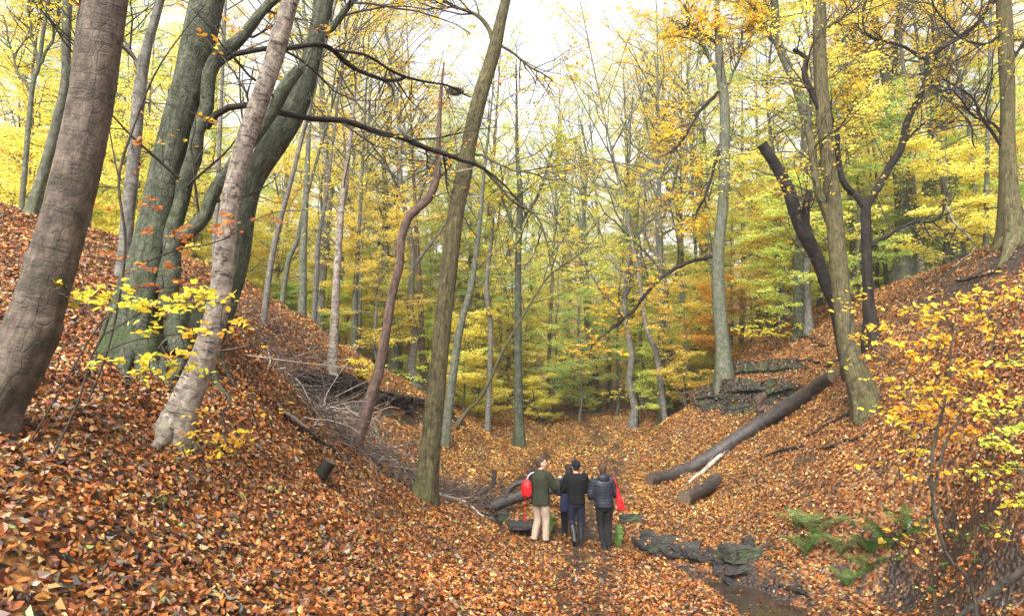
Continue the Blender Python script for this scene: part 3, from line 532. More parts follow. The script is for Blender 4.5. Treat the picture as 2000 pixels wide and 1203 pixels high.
for k, (bx, by, wd, m1, m2, Y, bk) in enumerate(MID):
    side = ['leaning left', 'upright', 'leaning right'][int(np.sign(m2[0] - bx)) + 1 if abs(m2[0] - bx) > 12 else 1]
    where = WHERE[min(9, max(0, int((bx - 150) / 180)))]
    tn = {'grey': 'pale grey', 'dark': 'nearly black', 'grey_green': 'greyish green', 'snag': 'reddish brown'}[bk]
    size = 'slim' if wd < 11 else ('stouter' if wd > 14 else 'medium')
    dx, dy = m2[0] - m1[0], m2[1] - m1[1]
    hero('forest_tree', f'{size} {tn} trunk {side} {where}', 'forest tree',
         [(bx, by, wd), ((bx + m1[0]) / 2 + (k % 3 - 1) * 2, (by + m1[1]) / 2, wd * .9), (*m1, wd * .8), (*m2, wd * .6)], M[bk], Y=Y, seed=40 + k, S=10, flare=.3, crown=[YG, TOPPAL, GR, ([YEL, GOLD, ORG], [4, 4, 2])][k % 4], density=.9, low=.3, twlev=(26, 7), ext=max(5, 21 - (601 - m2[1]) / F * Y - 4), big=2.1, mt='hazed_twig', lsize=(.08, .12), group='middle distance trunks of the wood')
# ---------------------------------------------------------------- the wood behind: whole trees of several kinds, copied
def whole_tree(H, r0, n1, low, seed, kind):
    rng = np.random.default_rng(seed); mb = MB(); z = np.linspace(0, 1, 14); wob = np.cumsum(rng.normal(size=(14, 2)) * .16, 0) * (H / 18)
    p = np.c_[wob - wob[:1], z * H - .3]; rd = r0 * (1 - .82 * z) * (1 + .5 * np.exp(-z * 30))
    tubes(mb, p, rd, 9, .05, .3, seed=seed); pp, pr = p[None], rd[None]
    if kind == 'tall':
        a, ra = grow(pp, pr, n1, low, .98, (.45, 1.05), (H * .16, H * .34), .10, .13, 8, .09, rng)
        b, rb = grow(a, ra, 7, .2, 1., (.4, 1.0), (H * .05, H * .13), .05, .16, 6, .03, rng, flat=.3)
        c, rc = grow(b, rb, 6, .2, 1., (.3, 1.), (.4, 1.2), .01, .15, 4, .011, rng, flat=.5)
        d, rd_ = grow(c, rc, 3, .2, 1., (.3, 1.), (.2, .6), .0, .15, 3, .005, rng, flat=.6)
        tubes(mb, a, ra, 6); tubes(mb, b, rb, 4); tw = MB(); tubes(tw, c, np.maximum(rc, .005), 3); tubes(tw, d, np.maximum(rd_, .004), 3)
    else:
        LH = H if kind == 'low' else H * .62
        a, ra = grow(pp, pr, n1, low, .98, (.8, 1.45) if kind == 'low' else (.7, 1.35), (LH * .25, LH * .5), -.005, .13, 8, .03, rng, flat=.45, lenfall=.35)
        b, rb = grow(a, ra, 9, .12, 1., (.5, 1.), (LH * .06, LH * .17), -.02, .10, 5, .010, rng, flat=.9)
        c, rc = grow(b, rb, 5, .15, 1., (.4, .9), (.2, .5), -.02, .1, 3, .005, rng, flat=.9)
        tubes(mb, a, ra, 4); tubes(mb, b, rb, 3); tw = MB(); tubes(tw, c, np.maximum(rc, .003), 3); d = c
    lf = MB()
    if kind == 'tall':
        keep = (NZ(d[:, 0], .22) + rng.normal(size=len(d)) * .4) > -.3
        pal = [(1, 1, 1), (1.15, .95, .9), (.85, 1.1, 1), (1.05, .75, .8)]
        twig_leaves(lf, d[keep], 6, (.07, .115), pal, [5, 2, 2, 1], rng, .16, .55, 4)
    else:
        pal = [(1, 1, 1), (1.1, .9, .9), (.85, 1.1, 1)]
        twig_leaves(lf, d, 11 if kind == 'low' else 9, (.07, .115), pal, [5, 2, 2], rng, .11, .33, 4)
    return mb, tw, lf
PROTO = []
for k, (H, r0, n1, low, kind) in enumerate([(21, .26, 15, .35, 'tall'), (18, .20, 14, .3, 'tall'), (24, .32, 16, .42, 'tall'), (16, .15, 14, .28, 'tall'), (20, .22, 18, .25, 'tall'),
                                            (6.5, .06, 26, .12, 'low'), (4.5, .045, 22, .08, 'low'), (8.5, .08, 30, .15, 'low'), (3.0, .03, 18, .05, 'low'),
                                            (13, .09, 34, .12, 'mid'), (11, .07, 32, .18, 'mid'), (15, .12, 38, .2, 'mid')]):
    a_, t_, l_ = whole_tree(H, r0, n1, low, 60 + k, kind)
    PROTO.append([kind, H, a_.mesh('trunk', M[['grey_green', 'grey', 'grey'][k % 3]], bc=True), t_.mesh('twigs', M['hazed_twig'], bc=True), l_.mesh('crown', M['leaf'], colr=True, smooth=False)])
TINT = {'yellow': (.91, .80, .17), 'golden': (.89, .69, .13), 'orange': (.85, .50, .09), 'green': (.46, .60, .15), 'lime green': (.72, .79, .17)}
def put(k, x, y, s, rz, tint, label, cat, group, sink=0., lean=(0, 0)):
    kind, H, a_, t_, l_ = PROTO[k]; nm = 'beech_tree' if kind == 'tall' else 'beech_sapling'
    t = thing(nm, (x, y, gz(x, y) - sink), label, cat, group); t.scale = (s, s, s); t.rotation_euler = (lean[0], lean[1], rz)
    for n_, me in (('trunk', a_), ('twigs', t_), ('crown', l_)):
        o = bpy.data.objects.new(n_, me); col.objects.link(o); o.parent = t
        if n_ == 'crown': o.color = (*TINT[tint], 1)
    return t
rng = np.random.default_rng(5); placed = []
def free(x, y, d): return all((x - a) ** 2 + (y - b) ** 2 > d * d for a, b in placed)
def zone(x, y):
    u = x / y * F + 1000
    return ('far left' if u < 350 else 'left of the valley' if u < 800 else 'at the head of the valley' if u < 1250 else 'right of the valley' if u < 1650 else 'far right')
cnt = 0
for u, y, k, tn in ((1230,38,1,'yellow'),(1300,37,4,'golden'),(1160,49,0,'yellow'),(1090,58,2,'lime green'),(985,54,4,'yellow'),(905,47,1,'lime green'),(765,40,0,'yellow'),(700,45,4,'golden'),(1350,45,2,'yellow'),(1265,52,2,'yellow'),(1120,72,2,'golden'),(1030,68,0,'yellow'),(830,60,4,'yellow')):
    x = (u - 1000) / F * y; placed.append((x, y)); put(k, x, y, 1.05, u * .7, tn, f'{"nearer" if y < 40 else "mid distance"} tall {tn} leaved beech {zone(x, y)}', 'beech tree', f'{"nearer" if y < 40 else "mid distance"} {tn} beeches {zone(x, y)}')
for _ in range(9000):
    if cnt >= 88: break
    y = rng.uniform(17, 115); x = rng.uniform(-.9, .9) * y
    u = x / y * F + 1000
    if y < 34 and 300 < u < 1560: continue
    if 860 < u < 1180 and y < 55: continue
    if y < 30: continue
    if not free(x, y, 3.2 + y * .045): continue
    placed.append((x, y)); cnt += 1
    tn = rng.choice(['yellow', 'golden', 'orange', 'green', 'lime green'], p=[.46, .14, .02, .10, .28])
    dist = 'nearer' if y < 40 else ('mid distance' if y < 75 else 'farthest')
    put(int(rng.integers(0, 5)), x, y, rng.uniform(.85, 1.15), rng.uniform(0, 6.28), tn, f'{dist} tall {tn} leaved beech {zone(x, y)}', 'beech tree', f'{dist} {tn} beeches {zone(x, y)}', lean=(rng.normal() * .04, rng.normal() * .05))
def scatter(n, ks, y0, y1, dmin, fr, cond, name, p):
    placed.clear(); cnt = 0
    for _ in range(20000):
        if cnt >= n: break
        y = math.exp(rng.uniform(math.log(y0), math.log(y1))); x = rng.uniform(-fr, fr) * y; u = x / y * F + 1000
        if not cond(u, y) or not free(x, y, dmin + y * .01): continue
        placed.append((x, y)); cnt += 1
        tn = rng.choice(['yellow', 'golden', 'orange', 'green', 'lime green'], p=p); dist = 'nearer' if y < 45 else 'farther'
        put(int(rng.choice(ks)), x, y, rng.uniform(.9, 1.25), rng.uniform(0, 6.28), tn, f'{dist} {name[0]} {tn} {name[1]} {zone(x, y)}', name[2], f'{dist} {tn} {name[3]} {zone(x, y)}')
scatter(190, [5, 6, 7, 8], 24, 80, 1.6, .8, lambda u, y: not ((y < 33 and 380 < u < 1500) or (1030 < u < 1300 and y < 40)), ('low layered', 'beech sapling', 'sapling', 'saplings'), [.42, .19, .03, .10, .26])
scatter(110, [9, 10, 11], 25, 85, 2.7, .8, lambda u, y: not ((y < 36 and 400 < u < 1480) or (960 < u < 1280 and y < 46)), ('slender half grown', 'beech', 'beech tree', 'half grown beeches'), [.42, .16, .02, .11, .29])
placed.clear()
for u, y, k, tn in ((1010,44,9,'lime green'),(1075,47,10,'yellow'),(1135,52,11,'lime green'),(1200,44,9,'yellow'),(1255,42,11,'lime green'),(940,45,11,'yellow'),(860,43,9,'lime green'),(1045,60,11,'yellow'),(1160,64,9,'lime green'),(780,42,11,'yellow'),(1320,43,10,'yellow'),(975,62,9,'yellow'),(1105,70,11,'yellow'),(1225,60,11,'yellow')):
    x = (u - 1000) / F * y; put(k, x, y, 1.15, u * .9, tn, f'{"nearer" if y < 45 else "farther"} slender half grown {tn} beech {zone(x, y)}', 'beech tree', f'{"nearer" if y < 45 else "farther"} {tn} half grown beeches {zone(x, y)}')
def relabel():
    from collections import defaultdict
    D = defaultdict(list)
    for o in col.objects:
        if o.parent is None and o.get('label') and o.get('group'): D[o['label']].append(o)
    ORD = ['leftmost', 'second from left', 'third from left', 'fourth from left', 'fifth from left', 'sixth from left', 'seventh from left', 'eighth from left', 'ninth from left', 'tenth from left'] + [f'{k}th from left' for k in range(11, 60)]
    for lb, os_ in D.items():
        if len(os_) < 2: continue
        os_.sort(key=lambda o: o.location.x / max(1, o.location.y))
        for k, o in enumerate(os_):
            o['label'] = f'{ORD[k] if k < len(os_) - 1 else "rightmost"} {lb}'
# ---------------------------------------------------------------- LOGS, STUMPS, FALLEN BOUGHS
def log_path(pl, n=40, sink=.0, Yfix=None):
    a = np.array([tuple(p)[:3] for p in pl], float)
    Y = np.array([G(p[0], p[1] + p[2] * .45)[1] for p in a]) if Yfix is None else np.full(len(a), Yfix, float)
    if len(Y) > 2 and Yfix is None:
        k = np.polyfit(np.arange(len(Y)), Y, 1 if len(Y) < 5 else 2); Y = np.polyval(k, np.arange(len(Y)))
    p = P(a[:, 0], a[:, 1], Y); c = resample(np.c_[p, a[:, 2] * Y / F / 2 * np.cos(np.arctan((a[:, 0] - 1000) / F))], n)
    c[:, 2] = np.maximum(c[:, 2], h(c[:, 0], c[:, 1]) + c[:, 3] * (.75 - sink)); return c
def fallen(name, label, cat, pl, m, side=(), cut=False, S=18, group=None, Yfix=None, tw=0, seed=1, lump=.04, sink=0.):
    c = log_path(pl, Yfix=Yfix, sink=sink); o = c[0, :3].copy(); o[2] = gz(o[0], o[1]); t = thing(name, o, label, cat, group)
    mb = MB(); tubes(mb, c[:, :3], c[:, 3], S, lump, seed=seed, cap=True); mb.obj('trunk' if S > 9 else 'stem', m, t, bc=True)
    if cut:
        for e, s in ((0, 1), (-1, -2)):
            d = unit((c[e, :3] - c[s, :3])[None])[0]; q = np.vstack([c[e, :3] - d * .01, c[e, :3] + d * .004]); mb = MB(); tubes(mb, q, np.full(2, c[e, 3] * .93), 22, cap=True); mb.obj('cut_end', M['cut'], t, bc=True, smooth=False)
    for k, s in enumerate(side):
        sc_ = resample(np.c_[P([q[0] for q in s], [q[1] for q in s], c[:, 1].mean() if Yfix is None else Yfix), [q[2] * c[:, 1].mean() / F / 2 for q in s]], 16)
        mb = MB(); tubes(mb, sc_[:, :3], sc_[:, 3], 8, .06, seed=k); mb.obj('branch', m, t, bc=True)
    if tw:
        r = np.random.default_rng(seed); mb = MB(); a, ra = grow(c[None, :, :3], c[None, :, 3], tw, .2, 1, (.3, .9), (.3, 1.1), .02, .15, 6, .012, r, flat=.4)
        b, rb = grow(a, ra, 4, .2, 1, (.3, .9), (.15, .5), 0, .15, 4, .005, r); tubes(mb, a, ra, 5); tubes(mb, b, np.maximum(rb, .002), 3); mb.obj('twigs', m, t, bc=True)
    return t
fallen('fallen_log', 'long dark wet log lying down the right slope beside the path', 'log', [(1268,936,22),(1340,918,26),(1420,870,29),(1500,817,31),(1575,773,33),(1630,742,31)], M['log'], cut=True, S=28, lump=.035)
fallen('fallen_log', 'short sawn log lying below the lower end of the long dark log', 'log', [(1336,974,28),(1366,957,28),(1398,941,27)], M['log'], cut=True, S=28, seed=3)
fallen('fallen_branch', 'pale crooked bough leaning against the long dark log', 'branch', [(1345,948,6),(1372,922,8),(1400,896,9),(1430,872,7)], M['pale_twig'], S=9, tw=3)
fallen('fallen_log', 'grey fallen log behind the walkers with bent boughs at its root end', 'log', [(962,988,25),(1000,972,25),(1040,960,23),(1082,953,22),(1114,950,21)], M['log'], S=26, Yfix=16.6, cut=True,
       side=[[(985,975,12),(1000,950,12),(1030,938,10),(1060,925,7)],[(960,975,8),(948,960,7),(962,948,6),(966,935,5),(950,925,3)],[(975,985,6),(992,955,5),(1003,962,5),(1016,965,4)],[(950,985,7),(940,965,6),(958,950,6),(966,930,8),(964,918,8)],[(945,990,6),(925,975,5),(935,955,4),(955,940,3)],[(1000,975,5),(985,960,4),(978,940,4),(990,930,3)],[(955,990,8),(930,990,6),(905,1000,3)]])
fallen('tree_stump', 'dark short chunk of wood standing tilted alone in the leaves', 'stump', [(621,936,28),(633,918,28),(645,900,26)], M['dark'], cut=True, S=22, Yfix=float(G(624,938)[1]), lump=.07)
BR = [('slim pale forked bough running down to the right below the tall olive trunk', [(812,945,4),(850,962,6),(898,978,6),(925,998,5),(945,1008,3)], 'pale_twig', 7),
      ('long greenish grey bough crossing the left bank behind the snag', [(556,738,4),(600,758,6),(655,787,7),(700,800,8),(728,838,8),(748,878,6)], 'grey_green', 5),
      ('long brown pole sliding down the left slope above the brushwood', [(500,768,8),(550,812,11),(600,845,10),(650,880,8),(690,905,5)], 'dark', 4),
      ('pale short bough lying against the brown pole on the left slope', [(540,795,7),(570,815,9),(592,832,9),(612,840,6)], 'pale_twig', 2),
      ('straight dark stick below the foot of the ridged olive trunk on the right slope', [(1572,852,3),(1610,836,6),(1650,815,7),(1674,802,6)], 'dark', 2),
      ('dark split bough lying below the short sticks in the middle of the right slope', [(1602,876,6),(1640,868,8),(1690,850,6)], 'dark', 3),
      ('thin dark stick left of the dark split bough on the right slope', [(1500,888,4),(1530,878,6),(1570,872,4)], 'dark', 2),
      ('small brown stick on the slope just below the long dark log', [(1446,905,4),(1470,888,6),(1500,870,4)], 'snag', 1),
      ('stubby dark log under the upper end of the long dark log', [(1615,715,9),(1632,707,11),(1642,702,9)], 'log', 0),
      ('small dark log lying across the shallow pool', [(1522,1142,9),(1548,1150,10),(1575,1158,9)], 'dark', 0),
      ('thin brown stick pointing down into the pool beside the mossy blocks', [(1478,1075,5),(1520,1110,6),(1560,1150,6),(1582,1165,4)], 'twig', 2),
      ('dark stick near the left edge behind the shrub stems', [(88,775,4),(110,788,6),(160,806,4)], 'dark', 2),
      ('thin dead stick sloping beside the ferns', [(1540,1085,4),(1500,1062,5),(1480,1080,5),(1475,1110,4)], 'twig', 2),
      ('thick grey bough in the bottom right corner', [(1868,1208,10),(1915,1175,18),(1965,1140,20),(2010,1105,18)], 'twig', 2),
      ('thin root like bough above the rock outcrop', [(1520,708,4),(1550,702,6),(1580,712,6),(1600,706,4)], 'dark', 4),
      ('short dead bough lying on the right bank above the outcrop', [(1545,662,4),(1580,668,6),(1612,675,4)], 'dark', 4),
      ('short dead bough on the dark earth of the far right crest', [(1868,548,5),(1905,545,7),(1950,528,4)], 'dark', 5)]
for k, (lb, pl, mm, tw) in enumerate(BR): fallen('fallen_branch', lb, 'branch', pl, M[mm], S=9, tw=tw, seed=20 + k, lump=.07)
def brush(name, label, pl, n, wid, hgt, lens, m, seed, rad=(.003, .011)):
    r = np.random.default_rng(seed); g = np.array([G(*p) for p in pl]); c = resample(g, 80); i = r.integers(0, 80, n)
    st = c[i] + np.c_[r.normal(size=n) * wid, r.normal(size=n) * wid, np.zeros(n)]; st[:, 2] = h(st[:, 0], st[:, 1]) + np.abs(r.normal(size=n)) * hgt
    d = r.normal(size=(n, 3)) * [1, .8, .38]; along = c[np.minimum(i + 2, 79)] - c[np.maximum(i - 2, 0)]; d = unit(d + unit(along) * .8 * r.choice([-1, 1], n)[:, None]); L = r.uniform(*lens, n)
    pts = [st]; 
    for _ in range(5): d = unit(d + .17 * r.normal(size=(n, 3)) - [0, 0, .03]); pts.append(pts[-1] + d * (L / 5)[:, None])
    pts = np.stack(pts, 1); gr = h(pts[..., 0], pts[..., 1]); pts[..., 2] = np.maximum(pts[..., 2], gr + .01)
    rr = r.uniform(*rad, n)[:, None] * np.linspace(1, .35, 6); mb = MB(); tubes(mb, pts, rr, 4)
    b, rb = grow(pts, rr, 2, .2, .9, (.4, .9), (.12, .4), .02, .12, 4, .004, r); tubes(mb, b, np.maximum(rb, .0016), 3)
    tag(mb.obj(name, m, bc=True), label, 'brushwood', kind='stuff')
brush('brushwood', 'tangled purple brown brushwood piled along the foot of the left slope', [(590,800),(680,860),(740,900),(800,940),(870,975),(960,1000)], 700, .45, .14, (.4, 1.8), M['brush'], 3, (.003, .014))
brush('brushwood', 'pale dead boughs strewn through the brushwood on the left slope', [(560,780),(640,800),(690,860),(760,910),(860,980)], 60, .5, .2, (.8, 2.4), M['pale_twig'], 33, (.008, .018))
brush('brushwood', 'dead twigs scattered above the eroded left bank', [(470,640),(520,690),(600,720),(660,740)], 300, .6, .12, (.4, 1.5), M['brush'], 4)
brush('brushwood', 'loose heap of thin dead twigs in the middle of the right slope', [(1520,985),(1560,945),(1590,905),(1570,890)], 90, .22, .08, (.3, 1.), M['twig'], 5, (.002, .008))
brush('brushwood', 'bramble stems and dead twigs on the muddy bank at lower right', [(1700,1090),(1800,1100),(1900,1090),(1990,1060)], 110, .6, .10, (.3, 1.2), M['dark'], 6, (.0015, .005))
brush('brushwood', 'twigs strewn on the dark earth of the right crest', [(1780,575),(1850,560),(1930,540),(1990,520)], 160, .8, .06, (.3, 1.1), M['twig'], 7)
brush('brushwood', 'thin twigs around the valley floor beyond the bowed stem', [(900,850),(1000,842),(1080,845),(1100,820)], 130, .7, .05, (.3, 1.2), M['twig'], 8)
def sticks():
    r = np.random.default_rng(21); n = 420; y = r.uniform(3.2, 26, n) ** 1.0; x = r.uniform(-.8, .8, n) * y; L = r.uniform(.12, .75, n); a = r.uniform(0, 6.28, n); q = np.linspace(-.5, .5, 6)
    X = x[:, None] + np.cos(a)[:, None] * L[:, None] * q + r.normal(size=(n, 6)) * .012; Y_ = y[:, None] + np.sin(a)[:, None] * L[:, None] * q + r.normal(size=(n, 6)) * .012; Z = h(X, Y_) + .03 + r.uniform(0, .03, n)[:, None]
    mb = MB(); p = np.stack([X, Y_, Z], -1); rr = r.uniform(.002, .009, n)[:, None] * np.linspace(1, .5, 6); tubes(mb, p, rr, 5); b, rb = grow(p, rr, 1, .3, .8, (.4, .9), (.06, .2), .03, .1, 4, .003, r); tubes(mb, b, np.maximum(rb, .0012), 3)
    tag(mb.obj('dead_twigs', M['brush'], bc=True), 'short dead twigs lying singly all over the leaf carpet', 'twigs', kind='stuff')
    k = 70; px = POOL[1][0] + r.normal(size=k) * .9; py = POOL[1][1] + r.normal(size=k) * .9; mb = MB(); leaves(mb, np.stack([px, py, np.full(k, WATERZ + .006)], -1), np.array([0, 0, 1.]) + r.normal(size=(k, 3)) * .06, r.uniform(.045, .075, k), pick(r, k, LP, LW, .3), r, 6, .2)
    tag(mb.obj('floating_leaves', M['litter'], colr=True, smooth=False), 'brown and orange leaves floating on the shallow pool', 'leaf litter', kind='stuff')
sticks()
# bird nest
nc = P(889, 179, 14.2); mb = MB(); r = np.random.default_rng(2); n = 90; a = unit(r.normal(size=(n, 3))) * [.13, .13, .08]
pts = nc + np.stack([unit(a + np.cross(a, r.normal(size=3)) * k * .9 + r.normal(size=(n, 3)) * .02) * [.11, .11, .07] * (1 + .22 * k) for k in range(5)], 1); tubes(mb, pts, np.full((n, 5), .004), 3)
tag(mb.obj('bird_nest', M['twig'], origin=tuple(nc), bc=True), 'dark ball of twigs high between the boughs left of the tall olive trunk', 'nest')
# ---------------------------------------------------------------- ROCKS
def slab(mb, c, sx, sy, sz, yaw=0., tilt=(0, 0), seed=0, rough=.12):
    r = np.random.default_rng(seed); b = bmesh.new(); bmesh.ops.create_cube(b, size=1.)
    bmesh.ops.bevel(b, geom=b.edges[:], offset=.09, segments=2, affect='EDGES'); bmesh.ops.subdivide_edges(b, edges=[e for e in b.edges if e.calc_length() > .3], cuts=4, use_grid_fill=True); bmesh.ops.triangulate(b, faces=b.faces[:])
    v = np.array([x.co[:] for x in b.verts]); f = np.array([[x.index for x in fc.verts] for fc in b.faces]); b.free()
    v = v * (1 + .12 * r.normal(size=3)); v[:, 0] += .22 * v[:, 1] * r.normal(); v[:, 0] *= 1 + .25 * r.normal() * v[:, 1]; v = v * [sx, sy, sz]
    s = v + seed * 1.7; v = v + rough * min(sx, sz, sy) * np.stack([NZ(s, 1.1 / max(sx, .2) * .5), NZ(s + 3, .9 / max(sx, .2) * .5), .5 * NZ(s + 7, 1 / max(sx, .2) * .5)], -1) + .03 * min(sx, sy, sz) * r.normal(size=v.shape)
    mtx = np.array(Matrix.Rotation(yaw, 3, 'Z') @ Matrix.Rotation(tilt[0], 3, 'X') @ Matrix.Rotation(tilt[1], 3, 'Y')); mb.add(v @ mtx.T + c, t=f)
def rock(name, label, px, py, w, hh, m, depth=None, Y=None, tilt=(0, 0), seed=1, yaw=0., lift=0.):
    g = G(px, py + hh * .45) if Y is None else P(px, py, Y); Yv = g[1]; c = P(px, py, Yv); c[2] += lift; s = Yv / F; mb = MB(); slab(mb, c, w * s, depth or w * s * .8, hh * s, yaw, tilt, seed)
    return tag(mb.obj(name, m, origin=tuple(c), smooth=False), label, 'rock')
rock('mossy_stone', 'upright bright green mossy stone right of the walkers', 1209, 1050, 10, 44, M['mossrock'], depth=.14, seed=1, tilt=(.2, .08))
rock('mossy_stone', 'bright green mossy slab leaning behind the man in beige trousers', 1074, 1022, 13, 34, M['mossrock'], depth=.15, seed=2, tilt=(.1, .45))
rock('wet_stone', 'flat grey green stone beside the puddle right of the red bag', 1233, 1013, 34, 14, M['rock'], seed=3)
rock('wet_stone', 'small flat dark stone above the dark shale heap', 1264, 1049, 26, 12, M['wetrock'], seed=4)
rock('mossy_stone', 'rounded dark green stone at the end of the pale forked bough', 984, 1010, 26, 20, M['rock'], seed=5)
rock('wet_stone', 'low dark stone at the stream left of the man in beige trousers', 1018, 1024, 46, 14, M['wetrock'], seed=6)
rock('mossy_stone', 'layered mossy block standing over the stream', 1440, 1082, 62, 28, M['rock'], seed=7, yaw=.2, depth=.5)
rock('wet_stone', 'long dark slab under the layered mossy block', 1438, 1108, 56, 18, M['wetrock'], seed=8, depth=.45)
rock('wet_stone', 'square black stone on top of the mossy blocks', 1462, 1060, 26, 22, M['wetrock'], seed=9, depth=.3)
rock('wet_stone', 'tilted dark stone left of the long dark slab', 1402, 1113, 18, 20, M['wetrock'], seed=10, tilt=(0, .5))
rock('wet_stone', 'grey slab sliding into the pool', 1430, 1136, 30, 11, M['wetrock'], seed=11, tilt=(0, .5))
rock('mossy_stone', 'small mossy stone wedged against the shale heap', 1278, 1070, 26, 13, M['rock'], seed=12)
rock('wet_stone', 'small grey stone at the edge of the pool', 1500, 1140, 15, 10, M['wetrock'], seed=13)
mb = MB(); r = np.random.default_rng(9); o0 = G(1335, 1080)
for k in range(34):
    px, py = 1275 + 125 * (k % 9) / 8 + r.normal() * 8, 1052 + 50 * (k % 9) / 8 * .8 + r.uniform(-10, 16); g = G(px, py); slab(mb, g + [0, 0, .02], r.uniform(.25, .5), r.uniform(.2, .4), r.uniform(.05, .10), r.uniform(-.4, .4), (r.uniform(0, .5), r.normal() * .2), 100 + k, .2)
tag(mb.obj('shale_outcrop', M['wetrock'], origin=tuple(o0), smooth=False), 'dark layered wet shale breaking out where the stream drops', 'rock')
def ledge(name, label, prof, layers, m, seed, deep=2.6):
    """bedded rock face standing in the bank: prof rows (px, ytop, ybot)"""
    r = np.random.default_rng(seed); prof = np.array(prof, float); nc = 210; px = np.linspace(prof[0, 0], prof[-1, 0], nc); yt = np.interp(px, prof[:, 0], prof[:, 1]); yb = np.interp(px, prof[:, 0], prof[:, 2])
    base = np.array([G(a, b) for a, b in zip(px[::15], yb[::15])]); base = np.stack([np.interp(px, px[::15], base[:, q]) for q in range(3)], -1)
    top = np.array([P(a, b, Y + .35) for a, b, Y in zip(px, yt, base[:, 1])]); rows = []
    for l in range(layers):
        cuts = np.sort(r.uniform(0, nc, 9)); cell = np.searchsorted(cuts, np.arange(nc)); out = r.uniform(-.10, .22, 10)[cell]; crack = np.min(np.abs(np.arange(nc)[:, None] - cuts), 1) < 1.0
        out = out - .25 * crack + .035 * NZ(np.c_[base[:, 0], base[:, 2] * 0 + l, base[:, 1]] * 3., .6) + (-.28 if l == layers - 3 else 0) + (.22 if l == layers - 2 else 0)
        f0, f1 = l / layers + .02 * r.normal(), (l + 1) / layers
        for f, ex in ((f0, -.12), (f0 + .012, .0), (f0 + .3 / layers, .03), (f0 + .7 / layers, .025), (f1 - .012, -.01), (f1, -.12)):
            p = base * (1 - f) + top * f; dip = .05 * NZ(np.c_[px * .01, 0 * px + l * .6, 0 * px], 1.); p = p + np.c_[np.zeros(nc), -(out + ex) + f * .25, dip * .6]; p[:, 2] -= .25 * (f == f0 and l == 0); rows.append(p)
    for d_ in (.5, 1.2, deep): rows.append(top + np.c_[np.zeros(nc), np.full(nc, d_), np.full(nc, -.04) + .05 * NZ(top + d_, .8)])
    V = np.stack(rows) + .018 * r.normal(size=(len(rows), nc, 3)); k = np.arange(len(rows) - 1)[:, None]; j_ = np.arange(nc - 1)[None]
    mb = MB(); mb.add(V.reshape(-1, 3), np.stack([k * nc + j_, k * nc + j_ + 1, (k + 1) * nc + j_ + 1, (k + 1) * nc + j_], -1).reshape(-1, 4)); return tag(mb.obj(name, m, origin=tuple(base[nc // 2]), smooth=False), label, 'rock')
ledge('rock_outcrop', 'largest layered mossy ledge right below the tree on the right bank', [(1408,758,806),(1425,742,813),(1455,738,808),(1490,748,794)], 6, M['rock'], 4, 1.2)
ledge('rock_outcrop', 'uppermost long mossy ledge jutting out right of the tree on the outcrop', [(1425,716,734),(1450,706,736),(1500,704,733),(1550,702,727),(1580,712,724)], 3, M['rock'], 7, 1.5)
ledge('rock_outcrop', 'right hand mossy ledge between the uppermost ledge and the long log', [(1485,760,792),(1500,744,794),(1545,740,780),(1574,748,764)], 4, M['rock'], 8, 1.2)
ledge('rock_outcrop', 'small dark broken ledge left of the foot of the tree on the outcrop', [(1352,770,796),(1372,758,800),(1398,752,800),(1410,765,800)], 5, M['rock'], 5, 1.5)
mb = MB(); slab(mb, G(1488, 806) + [0, 0, .35], .3, .3, .6, .2, (.1, 0), 41, .2); tag(mb.obj('rock_pillar', M['snag'], origin=tuple(G(1488,812)), smooth=False), 'reddish weathered block standing before the mossy ledges', 'rock')
# exposed earth roots on the left bank: dark eroded overhang
mb = MB(); r = np.random.default_rng(14); g0 = G(720, 775)
for k in range(46):
    f = k / 45; px, py = np.interp(f, [0, .25, .55, .8, 1], [585, 650, 730, 800, 880]), np.interp(f, [0, .25, .55, .8, 1], [728, 742, 768, 786, 812]); g = G(px, py + r.normal() * 4); slab(mb, g + [0, .2, -.02], r.uniform(.5, 1.2), .5, r.uniform(.10, .24), r.normal() * .3, (0, .3 + r.normal() * .15), 300 + k, .5)
tag(mb.obj('earth_bank', M['soil'], origin=tuple(g0), smooth=False), 'black eroded peaty bank cutting across the left slope', 'bank')
# ---------------------------------------------------------------- FERNS
mf = plain('fern_green', (.042, .105, .018), .6, .3, 0, 30); mf2 = plain('fern_pale_green', (.075, .115, .03), .6, .3)
def fern(px, py, n, L, label, m=mf, seed=1, spread=1.):
    g = G(px, py); t = thing('fern', g, label, 'fern', 'ferns on the bank above the pool'); r = np.random.default_rng(seed)
    for k in range(n):
        az = 2 * math.pi * (k + r.uniform(0, .6)) / n; ln = L * r.uniform(1.0, 1.45); s = np.linspace(0, 1, 22); el = R(r.uniform(58, 80))
        u = np.array([math.cos(az), math.sin(az) - .25, 0]); u /= np.linalg.norm(u)
        c = g + u * (ln * (s * math.cos(el) + (.38 * s ** 2)) * spread)[:, None] + np.array([0, 0, 1.]) * (ln * (s * math.sin(el) - .30 * s ** 2.6))[:, None]
        mb = MB(); tubes(mb, c, .004 * (1.1 - s), 4); sd = np.cross(u, [0, 0, 1.]); tn = unit(np.gradient(c, axis=0))
        for i in range(3, 21):
            pl = ln * .24 * math.sin(math.pi * min(1, (1.06 - s[i]) ** .8)) * 1.1 + .01
            for sg in (-1, 1):
                d = unit((sd * sg + tn[i] * .45 + [0, 0, -.12])[None])[0]; wd = ln * .011; q = np.array([0, .3, .7, 1.])
                cc = c[i] + d * (q * pl)[:, None] + np.array([0, 0, -.12 * pl]) * (q ** 2)[:, None]; wv = tn[i] * wd * np.array([1, .95, .6, .08])[:, None]
                mb.add(np.vstack([cc - wv, cc + wv]), [[0, 1, 5, 4], [1, 2, 6, 5], [2, 3, 7, 6]])
        mb.obj('frond', m, t)
